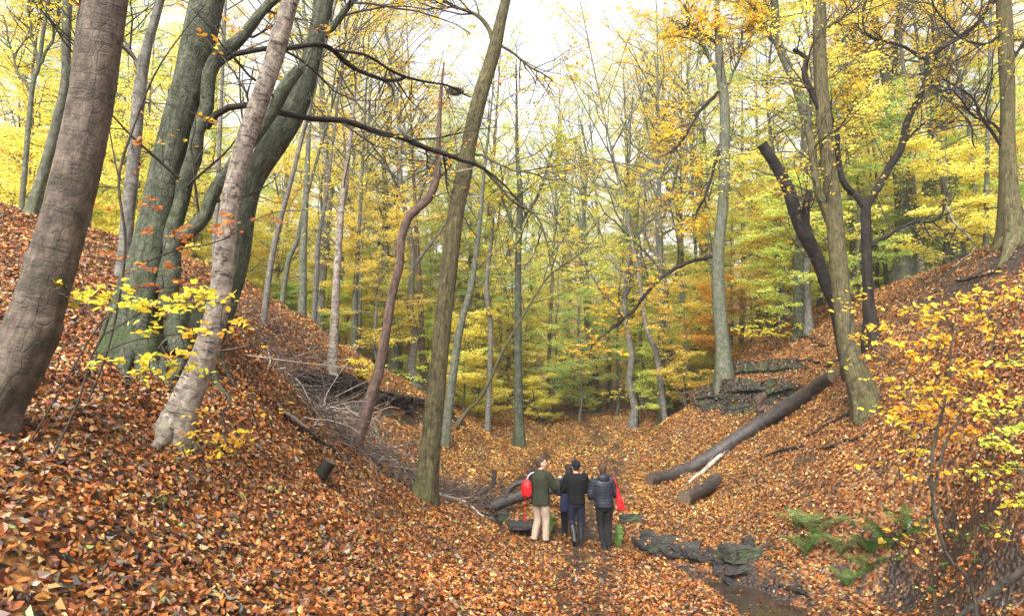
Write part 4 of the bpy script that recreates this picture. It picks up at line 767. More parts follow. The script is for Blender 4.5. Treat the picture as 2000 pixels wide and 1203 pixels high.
FN = [(1592,1052,9,.62,'pale green fern standing highest behind the others',mf2),(1575,1085,8,.52,'deep green fern nearest the pool stick',mf),(1640,1085,8,.5,'pale low fern left of the dark hollow',mf2),(1700,1085,8,.45,'small dark fern under the bank lip',mf),
      (1735,1075,9,.7,'tallest deep green fern in the dark hollow',mf),(1775,1045,7,.5,'fern at the right end leaning over the dark hollow',mf),(1655,1150,6,.38,'small fern hanging just above the pool',mf),(1695,1120,7,.42,'drooping fern on bare mud under the tallest fern',mf),(1560,1035,6,.4,'thin fern at the left end of the group',mf)]
for k, q in enumerate(FN): fern(*q[:5], m=q[5], seed=k + 1)
# ---------------------------------------------------------------- NEAR SHRUBS AND SPRAYS
def spray(name, label, cat, stems, clusters, Y, lsize=(.05, .085), seed=1, mt='twig', pal=None, group=None, tmpl=6, rooted=False):
    rng = np.random.default_rng(seed)
    if rooted: Y = float(G(stems[0][0][0], stems[0][0][1])[1])
    b = P(stems[0][0][0], stems[0][0][1], Y); zg = gz(b[0], b[1]); b0 = np.array([b[0], b[1], zg])
    t = thing(name, b0, label, cat, group); allp = []; mb = MB()
    for k, s in enumerate(stems):
        c = cam_line(s, Y)
        if k == 0 and b[2] > zg: c = np.vstack([np.r_[b0 - [0, 0, .05], c[0, 3]], c])
        c = resample(c, 30); allp.append(c); mb = MB(); tubes(mb, c[:, :3], c[:, 3], 8, .04, seed=k); mb.obj('stem', M[mt], t, bc=True)
    A = np.concatenate(allp); tw = MB(); lf = MB()
    for (px, py, wx, hy, n, pl, *dd) in clusters:
        Yc = Y + (dd[0] if dd else 0); m = max(2, n // 9); 
        cc = P(px + rng.uniform(-.5, .5, m) * wx, py + rng.uniform(-.5, .5, m) * hy, Yc + rng.uniform(-.5, .5, m) * min(1.2, wx * Yc / F))
        ctr = cc.mean(0); near = A[np.argmin(((A[:, :3] - ctr) ** 2).sum(1)), :3]
        mid = (near + ctr) / 2 + [0, 0, .06]; main = resample(np.vstack([near, mid, ctr]), 8); tubes(tw, main, np.linspace(.006, .003, 8), 5)
        st = main[rng.integers(3, 8, m)]; d = cc - st; q = np.linspace(0, 1, 6)[None, :, None]; pts = st[:, None] + d[:, None] * q + np.array([0, 0, .10]) * (q * (1 - q)) * np.linalg.norm(d, axis=1)[:, None, None] + rng.normal(size=(m, 6, 3)) * .008
        tubes(tw, pts, np.repeat(np.linspace(.0028, .0012, 6)[None], m, 0), 4)
        e, re_ = grow(pts, np.full((m, 6), .002), 3, .35, 1., (.4, .9), (.08, .28), -.01, .08, 4, .0015, rng, flat=.85, taper=.6); tubes(tw, e, re_, 3)
        al = np.concatenate([e]); per = max(1, int(round(n / len(al)))); p_, w_ = pl
        twig_leaves(lf, al, per, lsize, p_, w_, rng, .02, .5, tmpl, .2, .1)
    tw.obj('twigs', M[mt], t, bc=True); lf.obj('leaves', M['leaf'], t, colr=True, smooth=False)
    return t
LY = ([YEL, LIM, (.80, .62, .06)], [5, 4, 3]); LO = ([ORG, (.74, .36, .05), GOLD], [3, 2, 3]); RD = ([(.55, .17, .05), (.62, .25, .08), ORG], [4, 3, 1]); YO = ([YEL, GOLD, ORG, (.72, .5, .1)], [5, 4, 2, 2]); LG = ([LIM, (.5, .66, .10), YEL], [4, 3, 2])
spray('beech_sapling', 'yellow leaved sapling arching in front of the dark green beech at left', 'sapling', [[(100,896,6),(150,790,5),(178,700,5),(200,655,6),(215,610,5)],[(62,858,4),(130,740,4),(190,640,4),(230,600,4)],[(178,700,4),(260,665,4),(360,650,3),(430,640,2)],[(200,655,4),(300,600,4),(380,590,3)]],
      [(165,580,130,60,70,LY),(215,600,140,50,70,LY),(250,570,80,40,30,LY),(300,610,120,50,70,LY),(370,590,120,44,60,LY),(420,580,90,30,34,LY),(330,645,90,20,30,LY),(240,705,110,26,44,LY),(300,722,90,22,36,LY),(360,735,80,22,34,LY),(390,650,90,30,34,YO),(440,640,80,30,34,YO),(450,590,50,20,12,LY),(80,565,90,30,16,LY),(350,690,80,24,18,YO)], 4.6, (.05, .08), 3, rooted=True)
spray('beech_sapling', 'thin sapling holding curled russet leaves before the pale birch', 'sapling', [[(165,800,5),(205,700,5),(232,590,5),(245,470,6),(232,350,6),(262,245,5),(300,150,4),(345,80,3),(400,10,2)],[(232,350,4),(215,260,3),(190,90,3),(175,20,2)],[(268,520,5),(340,490,4),(430,470,3),(520,420,2),(600,410,2)],[(262,560,4),(340,560,3),(400,520,2)]],
      [(300,430,120,90,22,RD),(330,470,120,70,30,RD),(400,445,90,50,22,RD),(470,440,100,50,28,RD),(300,540,110,70,40,RD),(240,500,80,90,18,RD),(200,380,90,50,12,RD),(160,380,50,30,5,LO),(240,300,80,80,12,RD),(560,425,110,20,14,RD),(330,570,100,40,24,RD),(115,510,30,40,4,RD),(430,85,70,110,20,LO),(400,200,50,90,12,LO)], 5.2, (.05, .075), 4, rooted=True)
spray('beech_sapling', 'small sapling with orange yellow leaves below the birch foot', 'sapling', [[(362,985,5),(372,930,4),(352,860,3)],[(372,930,3),(420,880,3),(440,800,2)]],
      [(360,850,70,40,20,YO),(410,865,100,30,34,YO),(460,850,90,40,26,YO),(400,890,90,26,22,YO),(490,775,60,20,8,LO),(530,810,50,12,5,LO),(440,800,60,30,8,LO),(370,810,50,20,10,YO)], 5.4, (.05, .08), 5, rooted=True)
spray('bramble', 'small green leaved plant alone in the leaf carpet at lower left', 'plant', [[(330,1010,3),(318,985,3),(305,965,2)],[(330,1010,3),(348,1000,2),(352,1015,2)]], [(300,972,40,26,7,([GRN,(.2,.34,.06)],[1,1])),(320,980,30,16,4,([GRN,LIM],[3,1])),(350,1018,40,14,5,([GRN,(.2,.34,.06)],[1,1]))], 5.6, (.06, .09), 6, rooted=True)
c_r = []; rr_ = np.random.default_rng(8)
spray('beech_sapling', 'big golden leaved sapling filling the right edge over the slope', 'sapling', [[(1905,1175,9),(1850,1085,8),(1822,980,8),(1822,880,7),(1842,800,6),(1855,720,5),(1860,640,3)],[(1825,960,6),(1842,880,6),(1880,800,5),(1930,700,4),(1960,600,3)],[(1825,950,4),(1770,930,3),(1700,915,2)],[(1842,800,4),(1790,740,3),(1720,690,3),(1660,650,2)],[(1880,800,4),(1940,820,3),(2010,810,3)],[(1855,720,3),(1900,640,3),(1980,580,2)]],
      [(1660,570,60,30,10,LY),(1680,590,50,40,14,YO),(1690,650,60,50,22,YO),(1680,700,50,20,8,YO),(1730,660,90,70,44,YO),(1770,620,100,60,50,YO),(1830,600,100,70,60,YO),(1880,650,120,80,80,YO),(1800,690,110,70,70,YO),(1860,740,120,70,80,YO),(1780,770,110,60,60,YO),(1830,820,130,50,70,LO),(1740,830,90,40,40,LY),(1760,800,80,30,24,LO),(1930,720,110,90,80,YO),(1960,620,90,100,80,YO),(1990,560,60,60,40,LY),(1960,800,100,60,60,LY),(1900,860,100,50,50,LO),(1820,885,90,30,24,LY),
       (1700,915,110,20,24,LO),(1790,930,100,20,18,LO),(1870,930,80,40,24,YO),(1760,745,60,30,16,LY),(1850,690,140,60,60,LO),(1790,800,120,50,50,LO),(1900,790,120,60,60,YO),(1690,745,40,20,6,LY),(1700,800,30,14,5,LY),(1640,720,26,10,3,LY),(1900,590,90,50,50,YO)], 6.2, (.04, .068), 7)
spray('beech_sapling', 'lime green sprays hanging at the extreme right edge', 'sapling', [[(2060,1180,8),(2040,950,8),(2030,800,6),(2040,650,4)],[(2030,800,4),(1980,830,3),(1930,860,2)],[(2035,900,4),(1990,930,3),(1950,950,2)]],
      [(1985,690,70,50,50,LG),(1960,850,90,40,50,LG),(1930,870,70,30,26,LG),(1990,900,60,60,40,LG),(1970,960,70,40,26,LY),(1990,1010,50,60,24,LY),(1950,790,80,30,26,LG),(1990,780,50,40,30,LG),(1915,930,50,60,16,LG),(1975,1060,60,50,14,YO)], 5.4, (.04, .065), 9)
spray('beech_sapling', 'sparse yellow sprays reaching across the mud bank at lower right', 'sapling', [[(1820,1130,3),(1780,1075,3),(1740,1050,2)]], [(1740,1062,70,16,8,YO),(1790,1040,60,14,6,YO),(1710,1040,50,14,4,YO)], 7.6, (.06, .09), 10)
for k, (px, py) in enumerate([(1760,1110),(1850,1120),(1920,1100),(1960,1050),(1890,1060),(1830,1170)]):
    spray('bramble', ['dark bramble under the right end fern','dark bramble right of the ferns on the mud','dark bramble in the middle of the mud bank','dark bramble high on the mud bank at the right edge','dark bramble behind the sapling stem','dark bramble low on the mud bank near the grey bough'][k], 'bramble', [[(px,py,3),(px+8,py-18,2),(px+22,py-26,2)],[(px,py,2),(px-14,py-16,2),(px-28,py-14,1)]], [(px+10,py-20,44,22,22,([(.10,.17,.03),GRN,(.05,.09,.02)],[3,1,3])),(px-16,py-12,40,20,18,([(.10,.17,.03),LIM,(.05,.09,.02)],[3,1,3]))], 8., (.045,.07), 80+k, rooted=True, group='brambles on the mud bank')
# low pale green sprays around the stems on the valley floor
for k, (px, py, wx, Y, pl, lb) in enumerate([(830,735,150,21,LG,'pale green spray behind the tall olive trunk'),(930,745,130,24,LG,'pale lime spray over the bowed stem'),(1040,780,110,28,LG,'lime spray at the foot of the ivy tinted trunk'),(700,720,90,19,LY,'small yellow spray beside the leaning snag'),(1240,765,120,30,LY,'low yellow spray right of the path end'),(1130,730,140,33,LG,'wide lime spray over the end of the path'),(1500,640,120,30,LY,'yellow spray above the rock outcrop'),(1290,700,120,30,YO,'golden spray left of the tree on the outcrop')]):
    spray('beech_sapling', lb, 'sapling', [[(px + 20, py + 50, 4), (px + 8, py + 20, 3), (px, py - 20, 2)], [(px + 8, py + 20, 3), (px - wx * .4, py - 6, 2)], [(px + 8, py + 10, 3), (px + wx * .4, py - 12, 2)]], [(px + dx * wx * .36, py + dy, wx * .5, 14, 130, pl) for dx, dy in ((-1, 0), (0, -14), (1, -4), (-.6, 14), (.6, 12), (0, 4))], Y, (.07, .12), 50 + k, tmpl=4, rooted=True)
# leaves that came to rest on the logs and ledges
def resting(objs, n, seed):
    rng = np.random.default_rng(seed); mbl = MB()
    for o in objs:
        me = o.data; m_ = len(me.polygons); c = np.empty(m_ * 3, np.float32); me.polygons.foreach_get('center', c); nn = np.empty(m_ * 3, np.float32); me.polygons.foreach_get('normal', nn); ar = np.empty(m_, np.float32); me.polygons.foreach_get('area', ar)
        c = c.reshape(-1, 3); nn = nn.reshape(-1, 3); ww = ar * np.clip(nn[:, 2] - .55, 0, 1); 
        if ww.sum() <= 0: continue
        k = rng.choice(m_, n, p=(ww / ww.sum()).astype(float) / (ww / ww.sum()).astype(float).sum()); off = np.array(o.location) + (np.array(o.parent.location) if o.parent else 0)
        leaves(mbl, c[k] + off + nn[k] * .012 + rng.normal(size=(n, 3)) * [.03, .03, .0], nn[k] + rng.normal(size=(n, 3)) * .3, rng.uniform(.05, .08, n), pick(rng, n, LP, LW, .3), rng, 6, .6)
    o = mbl.obj('fallen_leaves', M['litter'], colr=True, smooth=False); tag(o, 'scattered fallen leaves resting on the logs and rock ledges', 'leaf litter', kind='stuff')
resting([o for o in col.objects if o.name.startswith('trunk') and o.parent and o.parent.name.startswith('fallen_log')], 46, 1)
resting([o for o in col.objects if o.name.startswith('rock_outcrop')], 1300, 2)
resting([o for o in col.objects if o.name.startswith(('shale_outcrop', 'earth_bank'))], 120, 3)
# ---------------------------------------------------------------- THE WALKERS
def solid(mb, voxel, smooth=6, fold=0., fs=3., quilt=0.):
    me = mb.mesh('tmp', None); ob = bpy.data.objects.new('tmp', me); col.objects.link(ob)
    r_ = ob.modifiers.new('r', 'REMESH'); r_.mode = 'VOXEL'; r_.voxel_size = voxel
    s_ = ob.modifiers.new('s', 'SMOOTH'); s_.iterations = smooth; s_.factor = .5
    dg = bpy.context.evaluated_depsgraph_get(); m2 = bpy.data.meshes.new_from_object(ob.evaluated_get(dg)); bpy.data.objects.remove(ob)
    n = len(m2.vertices); v = np.empty(n * 3, np.float32); m2.vertices.foreach_get('co', v); nr = np.empty(n * 3, np.float32); m2.vertex_normals.foreach_get('vector', nr); v = v.reshape(-1, 3).astype(float); nr = nr.reshape(-1, 3)
    d = np.zeros(n)
    if fold: q = v * [1, 1, .55] * fs; d += fold * (NZ(q, 1.) * .6 + NZ(q + 3, 2.1) * .35)
    if quilt: d += quilt * (np.abs(np.sin(v[:, 2] * math.pi / .062 + .6 * NZ(v, 1.2))) - .6)
    v += nr * d[:, None]; m2.vertices.foreach_set('co', v.astype(np.float32).ravel()); m2.update(); m2.polygons.foreach_set('use_smooth', np.ones(len(m2.polygons), bool))
    return m2
def ell(mb, rows, S=22):
    rows = resample(np.array(rows, float), len(rows) * 3); th = np.linspace(0, 2 * math.pi, S, endpoint=False)
    v = np.stack([rows[:, 0:1] + rows[:, 3:4] * np.cos(th), rows[:, 1:2] + rows[:, 4:5] * np.sin(th), rows[:, 2:3] + 0 * th], -1); K = len(rows)
    k = np.arange(K - 1)[:, None]; j = np.arange(S)[None]; q = np.stack([k * S + j, k * S + (j + 1) % S, (k + 1) * S + (j + 1) % S, (k + 1) * S + j], -1)
    jj = np.arange(S); vv = np.vstack([v.reshape(-1, 3), rows[0, :3], rows[-1, :3]]); t = np.vstack([np.stack([(jj + 1) % S, jj, np.full(S, K * S)], -1), np.stack([(K - 1) * S + jj, (K - 1) * S + (jj + 1) % S, np.full(S, K * S + 1)], -1)]); mb.add(vv, q.reshape(-1, 4), t=t)
def limb(mb, pts, rad, n=16): 
    c = resample(np.c_[np.array(pts, float), rad], n); tubes(mb, c[:, :3], c[:, 3], 14, cap=True)
def ball(mb, c, r, S=14):
    th = np.linspace(.02, math.pi - .02, 10); ell(mb, [(c[0], c[1], c[2] - r[2] * math.cos(t), r[0] * math.sin(t) + 1e-4, r[1] * math.sin(t) + 1e-4) for t in th], S)
def hand(mb, w, e, curl, side, sp=1.):
    """w wrist, e elbow: palm, four fingers and a thumb that leaves the side of the palm"""
    d = unit((w - e)[None])[0]; up = np.array([0, 0, 1.]); s = unit(np.cross(d, up)[None])[0] * side; nrm = np.cross(s, d)
    limb(mb, [w - d * .02, w + d * .04, w + d * .085], [.024, .033, .034], 6)
    for k, (o, L) in enumerate([(-.030, .058), (-.010, .074), (.011, .080), (.031, .070)]):
        p0 = w + d * .075 + s * o * sp; p1 = p0 + d * L * .5 * math.cos(curl) + nrm * L * .5 * math.sin(curl); p2 = p1 + d * L * .5 * math.cos(curl * 2) + nrm * L * .5 * math.sin(curl * 2); limb(mb, [p0, p1, p2], [.0095, .009, .0075], 6)
    p0 = w + d * .02 + s * .024; limb(mb, [p0, p0 + s * .025 + d * .03, p0 + s * .032 + d * .062 + nrm * .012], [.011, .0105, .008], 6)
def person(label, x, y, yaw, scl, J, cl, group=None):
    """local frame: the person faces +y, x is the right hand side, metres for a 1.75 m figure"""
    z0 = gz(x, y) + .0; t = thing('person', (x, y, z0), label, 'person', group); t.rotation_euler = (0, 0, yaw); t.scale = (scl,) * 3
    A = {k: np.array(v, float) for k, v in J.items() if k not in ('head',)}; hy = J['head']
    def part(n, me, m): 
        o = bpy.data.objects.new(n, me); me.materials.clear(); me.materials.append(m); col.objects.link(o); o.parent = t; return o
    ln = A.get('lean', np.zeros(3)); sh = {-1: np.array([-.185, 0, 1.42]) + ln, 1: np.array([.185, 0, 1.42]) + ln}; hp = {-1: np.array([-.095, 0, .90]), 1: np.array([.095, 0, .90])}
    W = {-1: A['handL'], 1: A['handR']}; E = {-1: A['elbL'], 1: A['elbR']}; Kn = {-1: A['kneeL'], 1: A['kneeR']}; Ft = {-1: A['footL'], 1: A['footR']}
    pt = {-1: A['pitchL'][0] if 'pitchL' in A else 0., 1: A['pitchR'][0] if 'pitchR' in A else 0.}
    rotx = lambda s, a, b_: np.array([0, a * math.cos(pt[s]) - b_ * math.sin(pt[s]), a * math.sin(pt[s]) + b_ * math.cos(pt[s])])
    # body
    mb = MB(); ell(mb, [(0,0,.84,.13,.10),(0,0,.92,.155,.115),(0,0,1.05,.135,.10),(ln[0]*.6,ln[1]*.6,1.22,.155,.11),(ln[0],ln[1],1.36,.17,.105),(ln[0],ln[1],1.44,.12,.08),(ln[0],ln[1],1.48,.06,.06)])
    nk = np.array([ln[0], ln[1], 1.44]); hc = nk + [0, .025, .20]; limb(mb, [nk, nk + [0, .01, .06], hc - [0, 0, .04]], [.062, .054, .056], 8)
    ca, sa = math.cos(hy), math.sin(hy); hr = lambda p: hc + 1.07 * np.array([p[0] * ca - p[1] * sa, p[0] * sa + p[1] * ca, p[2]])
    hm = MB(); HS = 1.07; ell(hm, [(0,.035,-.118,.022,.020),(0,.03,-.105,.042,.045),(0,.018,-.075,.056,.070),(0,.008,-.04,.066,.086),(0,0,0,.074,.096),(0,-.004,.035,.076,.098),(0,-.006,.07,.068,.088),(0,-.008,.10,.045,.06),(0,-.008,.113,.012,.015)], 26)
    limb(hm, [(0,.088,.022),(0,.106,-.004),(0,.112,-.020),(0,.095,-.028)], [.008,.011,.0135,.010], 8); ball(hm, (0,.088,-.056), (.024,.012,.007)); ball(hm, (0,.089,-.067), (.020,.011,.007)); ball(hm, (0,.075,-.100), (.024,.022,.017))
    for s in (-1, 1): ball(hm, (s*.076,-.008,-.010), (.010,.020,.032)); ball(hm, (s*.034,.080,.034), (.024,.012,.009)); ball(hm, (s*.045,.062,-.022), (.022,.022,.02))
    V = np.concatenate(hm.v); V = np.stack([hc[0] + HS * (V[:, 0] * ca - V[:, 1] * sa), hc[1] + HS * (V[:, 0] * sa + V[:, 1] * ca), hc[2] + HS * V[:, 2]], -1); mb.add(V, np.concatenate(hm.q) if hm.q else None, t=np.concatenate(hm.t))
    for s in (-1, 1):
        limb(mb, [sh[s], (sh[s] + E[s]) / 2, E[s], (E[s] + W[s]) / 2, W[s]], [.055, .048, .040, .038, .027]); hand(mb, W[s], E[s], J.get('curl', .35) if not isinstance(J.get('curl'), tuple) else J['curl'][(s + 1) // 2], -s)
        an = Ft[s] + rotx(s, -.05, .10); limb(mb, [hp[s] + [0, 0, -.02], (hp[s] + Kn[s]) / 2, Kn[s], (Kn[s] + an) / 2, an], [.088, .072, .048, .044, .032]); limb(mb, [an, Ft[s] + rotx(s, .02, .035), Ft[s] + rotx(s, .12, .025)], [.032, .028, .020], 8)
    part('body', solid(mb, .0085, 3), cl['skin'])
    for s in (-1, 1):
        m_ = MB(); c_ = hr((s * .031, .083, .014)); ball(m_, c_, (.010, .010, .008)); part('eye', m_.mesh('eye', None), M['eye'])
    # hair: a cap of hair over skull, back and sides
    m_ = MB(); hl = cl.get('hairlen', .03)
    rows = [(0,-.028,-.05-hl,.050,.055),(0,-.026,-.03,.068,.074),(0,-.022,.01,.079,.088),(0,-.016,.05,.081,.094),(0,-.012,.085,.070,.084),(0,-.012,.115,.040,.052),(0,-.012,.127,.010,.012)]
    if cl.get('longhair'): rows = [(0,-.05,-.22,.05,.03),(0,-.045,-.16,.075,.05),(0,-.035,-.06,.085,.075)] + rows[2:]
    if cl.get('hat'): rows = [(0,-.008,-.005,.084,.104),(0,-.008,.02,.087,.107),(0,-.010,.06,.086,.105),(0,-.012,.10,.066,.082),(0,-.012,.130,.025,.03),(0,-.012,.134,.006,.006)]
    hh = MB(); ell(hh, rows, 26); V = np.concatenate(hh.v); V = np.stack([hc[0] + HS * (V[:, 0] * ca - V[:, 1] * sa), hc[1] + HS * (V[:, 0] * sa + V[:, 1] * ca), hc[2] + HS * V[:, 2]], -1); m_.add(V, np.concatenate(hh.q), t=np.concatenate(hh.t))
    part('knit_hat' if cl.get('hat') else 'hair', solid(m_, .008, 2, .0035, 22.), cl['hairm'])
    if cl.get('hat'):
        hh = MB(); ell(hh, [(0,-.03,-.075,.052,.055),(0,-.03,-.03,.068,.070),(0,-.022,.02,.078,.086)], 20); V = np.concatenate(hh.v); V = np.stack([hc[0] + HS * (V[:, 0] * ca - V[:, 1] * sa), hc[1] + HS * (V[:, 0] * sa + V[:, 1] * ca), hc[2] + HS * V[:, 2]], -1); m_ = MB(); m_.add(V, np.concatenate(hh.q), t=np.concatenate(hh.t)); part('hair', solid(m_, .008, 2, .003, 22.), M['hair_dark'])
    # top garment
    mb = MB(); b0 = cl['hem']; fl = cl.get('flare', 0.); g_ = cl.get('bulk', .02)
    ell(mb, [(0,0,b0,.165+g_+fl,.125+g_+fl*.6),(0,0,b0+.06,.166+g_+fl*.8,.128+g_+fl*.5),(ln[0]*.4,ln[1]*.4,1.06,.158+g_,.12+g_),(ln[0]*.7,ln[1]*.7,1.22,.172+g_,.127+g_),(ln[0],ln[1],1.36,.185+g_,.122+g_),(ln[0],ln[1]-.005,1.43,.150+g_*.6,.10+g_*.5),(ln[0],ln[1]+.003,1.475,.085,.08),(ln[0],ln[1]+.01,1.50+cl.get('collar',0),.066,.066)])
    for s in (-1, 1):
        e = E[s]; w_ = W[s] + unit((E[s] - W[s])[None])[0] * .01; limb(mb, [sh[s] * [.7, 1, 1], sh[s] + [0, 0, -.01], (sh[s] + e) / 2, e, (e + w_) / 2, w_], np.array([.07, .074, .064, .056, .050, .040]) + g_ * .6)
    if cl.get('hood'): ball(mb, (ln[0], ln[1] - .085, 1.475), (.125, .085, .085)); ball(mb, (ln[0], ln[1] - .05, 1.52), (.105, .075, .05))
    part(cl['topname'], solid(mb, .011, 5, cl.get('fold', .007), 4., cl.get('quilt', 0.)), cl['topm'])
    # trousers
    mb = MB(); ell(mb, [(0,0,.78,.135,.11),(0,-.005,.86,.160,.128),(0,0,.98,.155,.118),(0,0,b0+.12,.145,.11)])
    for s in (-1, 1):
        an = Ft[s] + [0, -.04, .09 if not cl.get('boots') else .36]; mid = (Kn[s] + an) / 2; tl = cl.get('tr', 0.)
        ks = Kn[s] if not cl.get('boots') else Kn[s]
        if cl.get('boots'): tgt = Kn[s] * .72 + (Ft[s] + [0, -.05, .09]) * .28; limb(mb, [hp[s], (hp[s] + ks) / 2, ks, tgt], [.10, .094, .082, .078])
        else: limb(mb, [hp[s], (hp[s] + ks) / 2, ks, mid, an + [0, 0, -.02]], [.102, .093 + tl, .074 + tl, .068 + tl, .064 + tl])
    part('trousers', solid(mb, .011, 4, .006, 5.), cl['trm'])
    for s in (-1, 1):
        mb = MB(); f = Ft[s]; pit = A['pitchL' if s < 0 else 'pitchR'][0] if ('pitchL' if s < 0 else 'pitchR') in A else 0.
        cp, sp = math.cos(pit), math.sin(pit); fr = lambda a, b_: f + [0, a * cp - b_ * sp, a * sp + b_ * cp]
        limb(mb, [fr(-.085, .045), fr(0, .045), fr(.08, .036), fr(.165, .030)], [.040, .044, .043, .028], 10); limb(mb, [fr(-.08, .016), fr(.0, .012), fr(.16, .014)], [.034, .038, .030], 8)
        if cl.get('boots'):
            top = Kn[s] * .78 + f * .22; limb(mb, [fr(-.045, .05), fr(-.05, .13), (top + fr(-.05, .2)) / 2, top], [.050, .050, .060, .068])
        else: limb(mb, [fr(-.045, .05), fr(-.05, .12)], [.045, .045], 6)
        part('boot' if cl.get('boots') else 'shoe', solid(mb, .009, 3), cl['shm'])
    return t
M['eye'] = plain('eye', (.06, .045, .04), .2, .5); M['skin'] = plain('skin', (.52, .29, .21), .5, .35, 0, 40, .08); M['hair_dark'] = plain('dark_hair', (.022, .014, .010), .6, .3, .5, 200); M['hair_brown'] = plain('brown_hair', (.055, .032, .020), .6, .3, .5, 200)
M['jacket'] = plain('olive_jacket', (.028, .030, .018), .85, .15, .3, 300); M['beige'] = plain('beige_trousers', (.33, .25, .185), .85, .15, .3, 300, .1); M['shoe'] = plain('dark_shoe', (.03, .022, .018), .55, .3)
M['sweater'] = plain('black_sweater', (.010, .010, .011), .95, .1, .4, 400); M['navy'] = plain('navy_trousers', (.014, .015, .026), .85, .15, .2, 300); M['rubber'] = plain('rubber_boot', (.014, .015, .018), .55, .4)
M['puffer'] = plain('slate_padded_jacket', (.013, .015, .023), .5, .35, .2, 120); M['black'] = plain('black_cloth', (.013, .012, .013), .85, .15, .2, 300); M['red'] = plain('red_nylon', (.50, .010, .012), .42, .4, .3, 50, .12); M['coat'] = plain('dark_blue_coat', (.022, .028, .06), .8, .2); M['strap'] = plain('pale_mauve_strap', (.40, .32, .42), .7, .2); M['woolhat'] = plain('dark_knit_hat', (.014, .016, .022), .95, .1, .5, 300)
def atpx(px, py, Y=None):
    g = G(px, py); return g
g1 = G(1056, 1060); g2 = G(1126, 1063); g3 = G(1181, 1072); g4 = g2 + [-.10, .75, 0]
mpp = lambda g: g[1] / F
p1 = person('man in olive jacket and beige trousers gesturing with his raised right hand', g1[0], g1[1], R(-38), 160 * mpp(g1) / 1.75,
  dict(head=R(-42), handL=(-.20,.20,1.02), elbL=(-.265,.01,1.13), handR=(.20,.40,1.27), elbR=(.27,.16,1.12), kneeL=(-.10,.04,.48), kneeR=(.10,.05,.48), footL=(-.12,-.03,.0), footR=(.12,.06,.0), curl=(.5,.15)),
  dict(skin=M['skin'], hairm=M['hair_brown'], hem=.80, flare=.02, bulk=.032, collar=.02, topname='jacket', topm=M['jacket'], trm=M['beige'], shm=M['shoe'], fold=.009, tr=.008))
p2 = person('person in black sweater, dark knit hat and rubber boots walking with arms folded in front', g2[0], g2[1], R(3), 157 * mpp(g2) / 1.75,
  dict(head=R(6), handL=(.02,.24,1.16), elbL=(-.27,.06,1.12), handR=(-.02,.26,1.13), elbR=(.27,.06,1.12), kneeL=(-.10,.06,.49), kneeR=(.10,.05,.49), footL=(-.07,-.20,.09), footR=(.10,.06,.0), pitchL=(-.75,0,0), curl=.7),
  dict(skin=M['skin'], hairm=M['woolhat'], hat=True, hem=.86, bulk=.030, topname='sweater', topm=M['sweater'], trm=M['navy'], shm=M['rubber'], boots=True, fold=.006))
p3 = person('person in slate hooded padded jacket and black trousers with a red shoulder bag', g3[0], g3[1], R(4), 160 * mpp(g3) / 1.75,
  dict(lean=(-.025,.01,0), head=R(-3), handL=(-.10,.26,1.10), elbL=(-.28,.02,1.08), handR=(.14,.25,1.12), elbR=(.27,.02,1.12), kneeL=(-.07,.06,.49), kneeR=(.09,.05,.49), footL=(-.02,-.02,0), footR=(.08,.02,.0), curl=.6),
  dict(skin=M['skin'], hairm=M['hair_brown'], hem=.86, bulk=.042, hood=True, topname='padded_jacket', topm=M['puffer'], trm=M['black'], shm=M['shoe'], quilt=.005, fold=.004))
p4 = person('dark haired person in a blue coat mostly hidden behind the one in the black sweater', g4[0], g4[1], R(10), .95,
  dict(head=R(12), handL=(-.05,.24,1.10), elbL=(-.24,.04,1.10), handR=(.24,.10,.86), elbR=(.28,.02,1.10), kneeL=(-.09,.05,.48), kneeR=(.09,.05,.48), footL=(-.1,0,0), footR=(.1,.02,0), curl=.4),
  dict(skin=M['skin'], hairm=M['hair_dark'], longhair=True, hem=.70, flare=.04, bulk=.03, topname='coat', topm=M['coat'], trm=M['black'], shm=M['shoe']))
def loc(p, v): 
    m = Matrix.Rotation(p.rotation_euler[2], 3, 'Z'); return np.array(p.location) + np.array(m @ (Vector(v) * p.scale[0]))
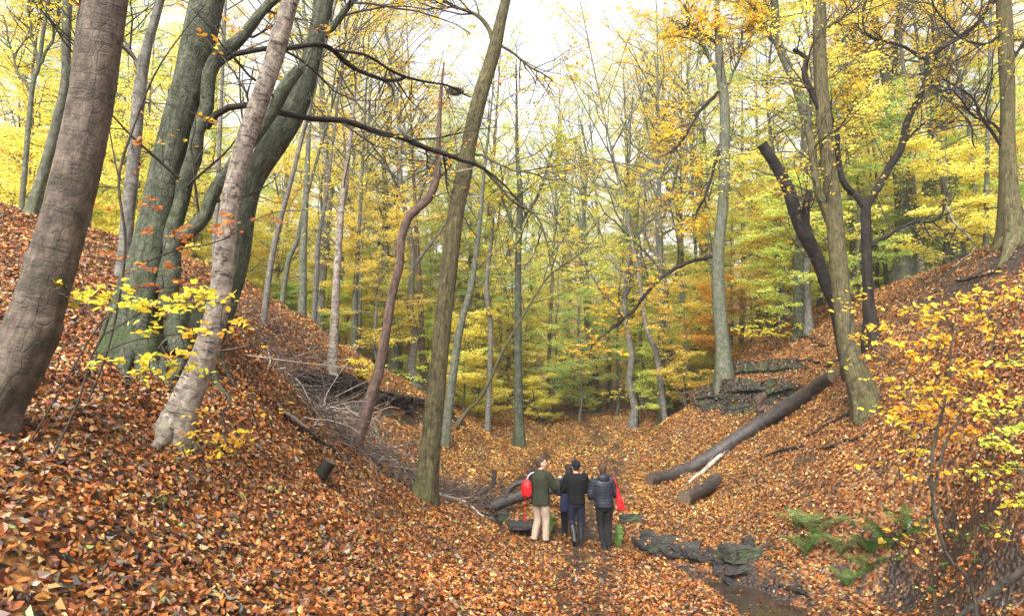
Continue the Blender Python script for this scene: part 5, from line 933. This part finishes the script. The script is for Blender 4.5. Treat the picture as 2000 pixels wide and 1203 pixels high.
# red backpack on the left of the first man
def bagobj(p, at, rows, name, label, cat, m=M['red']):
    o_ = loc(p, at); t = thing(name, o_, label, cat); t.rotation_euler = p.rotation_euler; t.scale = p.scale * (.88 if 'backpack' in name else 1.); mb = MB(); ell(mb, rows); me = solid(mb, .010, 3, .006, 7.); ob = bpy.data.objects.new('bag', me); me.materials.clear(); me.materials.append(m); col.objects.link(ob); ob.parent = t; return t
def strap(t, pts, r, m, nm='strap'):
    mb = MB(); c = resample(np.array(pts, float), 24); tubes(mb, c, np.full(24, r), 8, cap=True); me = mb.mesh(nm, m, bc=True); o = bpy.data.objects.new(nm, me); col.objects.link(o); o.parent = t
b1 = bagobj(p1, (-.21, -.20, 1.16), [(0,0,-.25,.02,.02),(0,-.01,-.23,.09,.07),(0,-.01,-.14,.135,.10),(0,-.01,.0,.14,.105),(0,0,.10,.115,.08),(0,0,.16,.05,.04),(0,0,.19,.02,.02)], 'red_backpack', 'round red drawstring bag on the back of the man in the olive jacket', 'bag')
strap(b1, [(0,0,.17),(.02,.03,.24),(.06,.10,.31),(.09,.20,.315),(.07,.32,.25)], .017, M['strap']); strap(b1, [(-.03,.02,-.2),(-.04,.06,-.05),(-.02,.08,.1),(.0,.05,.2)], .012, M['strap'])
strap(b1, [(-.03,-.01,-.24),(-.045,-.01,-.42),(-.05,-.01,-.62),(-.05,-.01,-.78)], .008, M['red'], 'cord'); strap(b1, [(-.05,-.01,-.66),(-.05,-.01,-.80)], .015, M['red'], 'cord_end')
b3 = bagobj(p3, (.30, -.09, 1.0), [(.05,0,-.20,.02,.03),(.045,0,-.185,.095,.05),(.03,0,-.10,.085,.055),(0,0,.05,.058,.045),(-.02,0,.18,.035,.03),(-.035,0,.27,.018,.018)], 'red_bag', 'long red cloth bag hanging from the shoulder of the padded jacket', 'bag')
strap(b3, [(-.035,0,.25),(-.075,-.03,.38),(-.11,.02,.485),(-.12,.12,.49),(-.11,.22,.40)], .011, M['red'])



# ---------------------------------------------------------------- damp autumn air
bm = bmesh.new(); bmesh.ops.create_cube(bm, size=1.); me = bpy.data.meshes.new('haze'); bm.to_mesh(me); bm.free(); hz = bpy.data.objects.new('haze', me); col.objects.link(hz)
hz.scale = (1000, 860, 46); hz.location = (0, 330, 19); tag(hz, kind='stuff')
hm = bpy.data.materials.new('haze'); hm.use_nodes = True; hn = hm.node_tree; hn.nodes.remove(hn.nodes['Principled BSDF']); pv = hn.nodes.new('ShaderNodeVolumePrincipled'); pv.inputs['Density'].default_value = .0005; pv.inputs['Color'].default_value = (.93, .95, .97, 1)
hn.links.new(pv.outputs[0], hn.nodes['Material Output'].inputs['Volume']); me.materials.append(hm)
relabel()
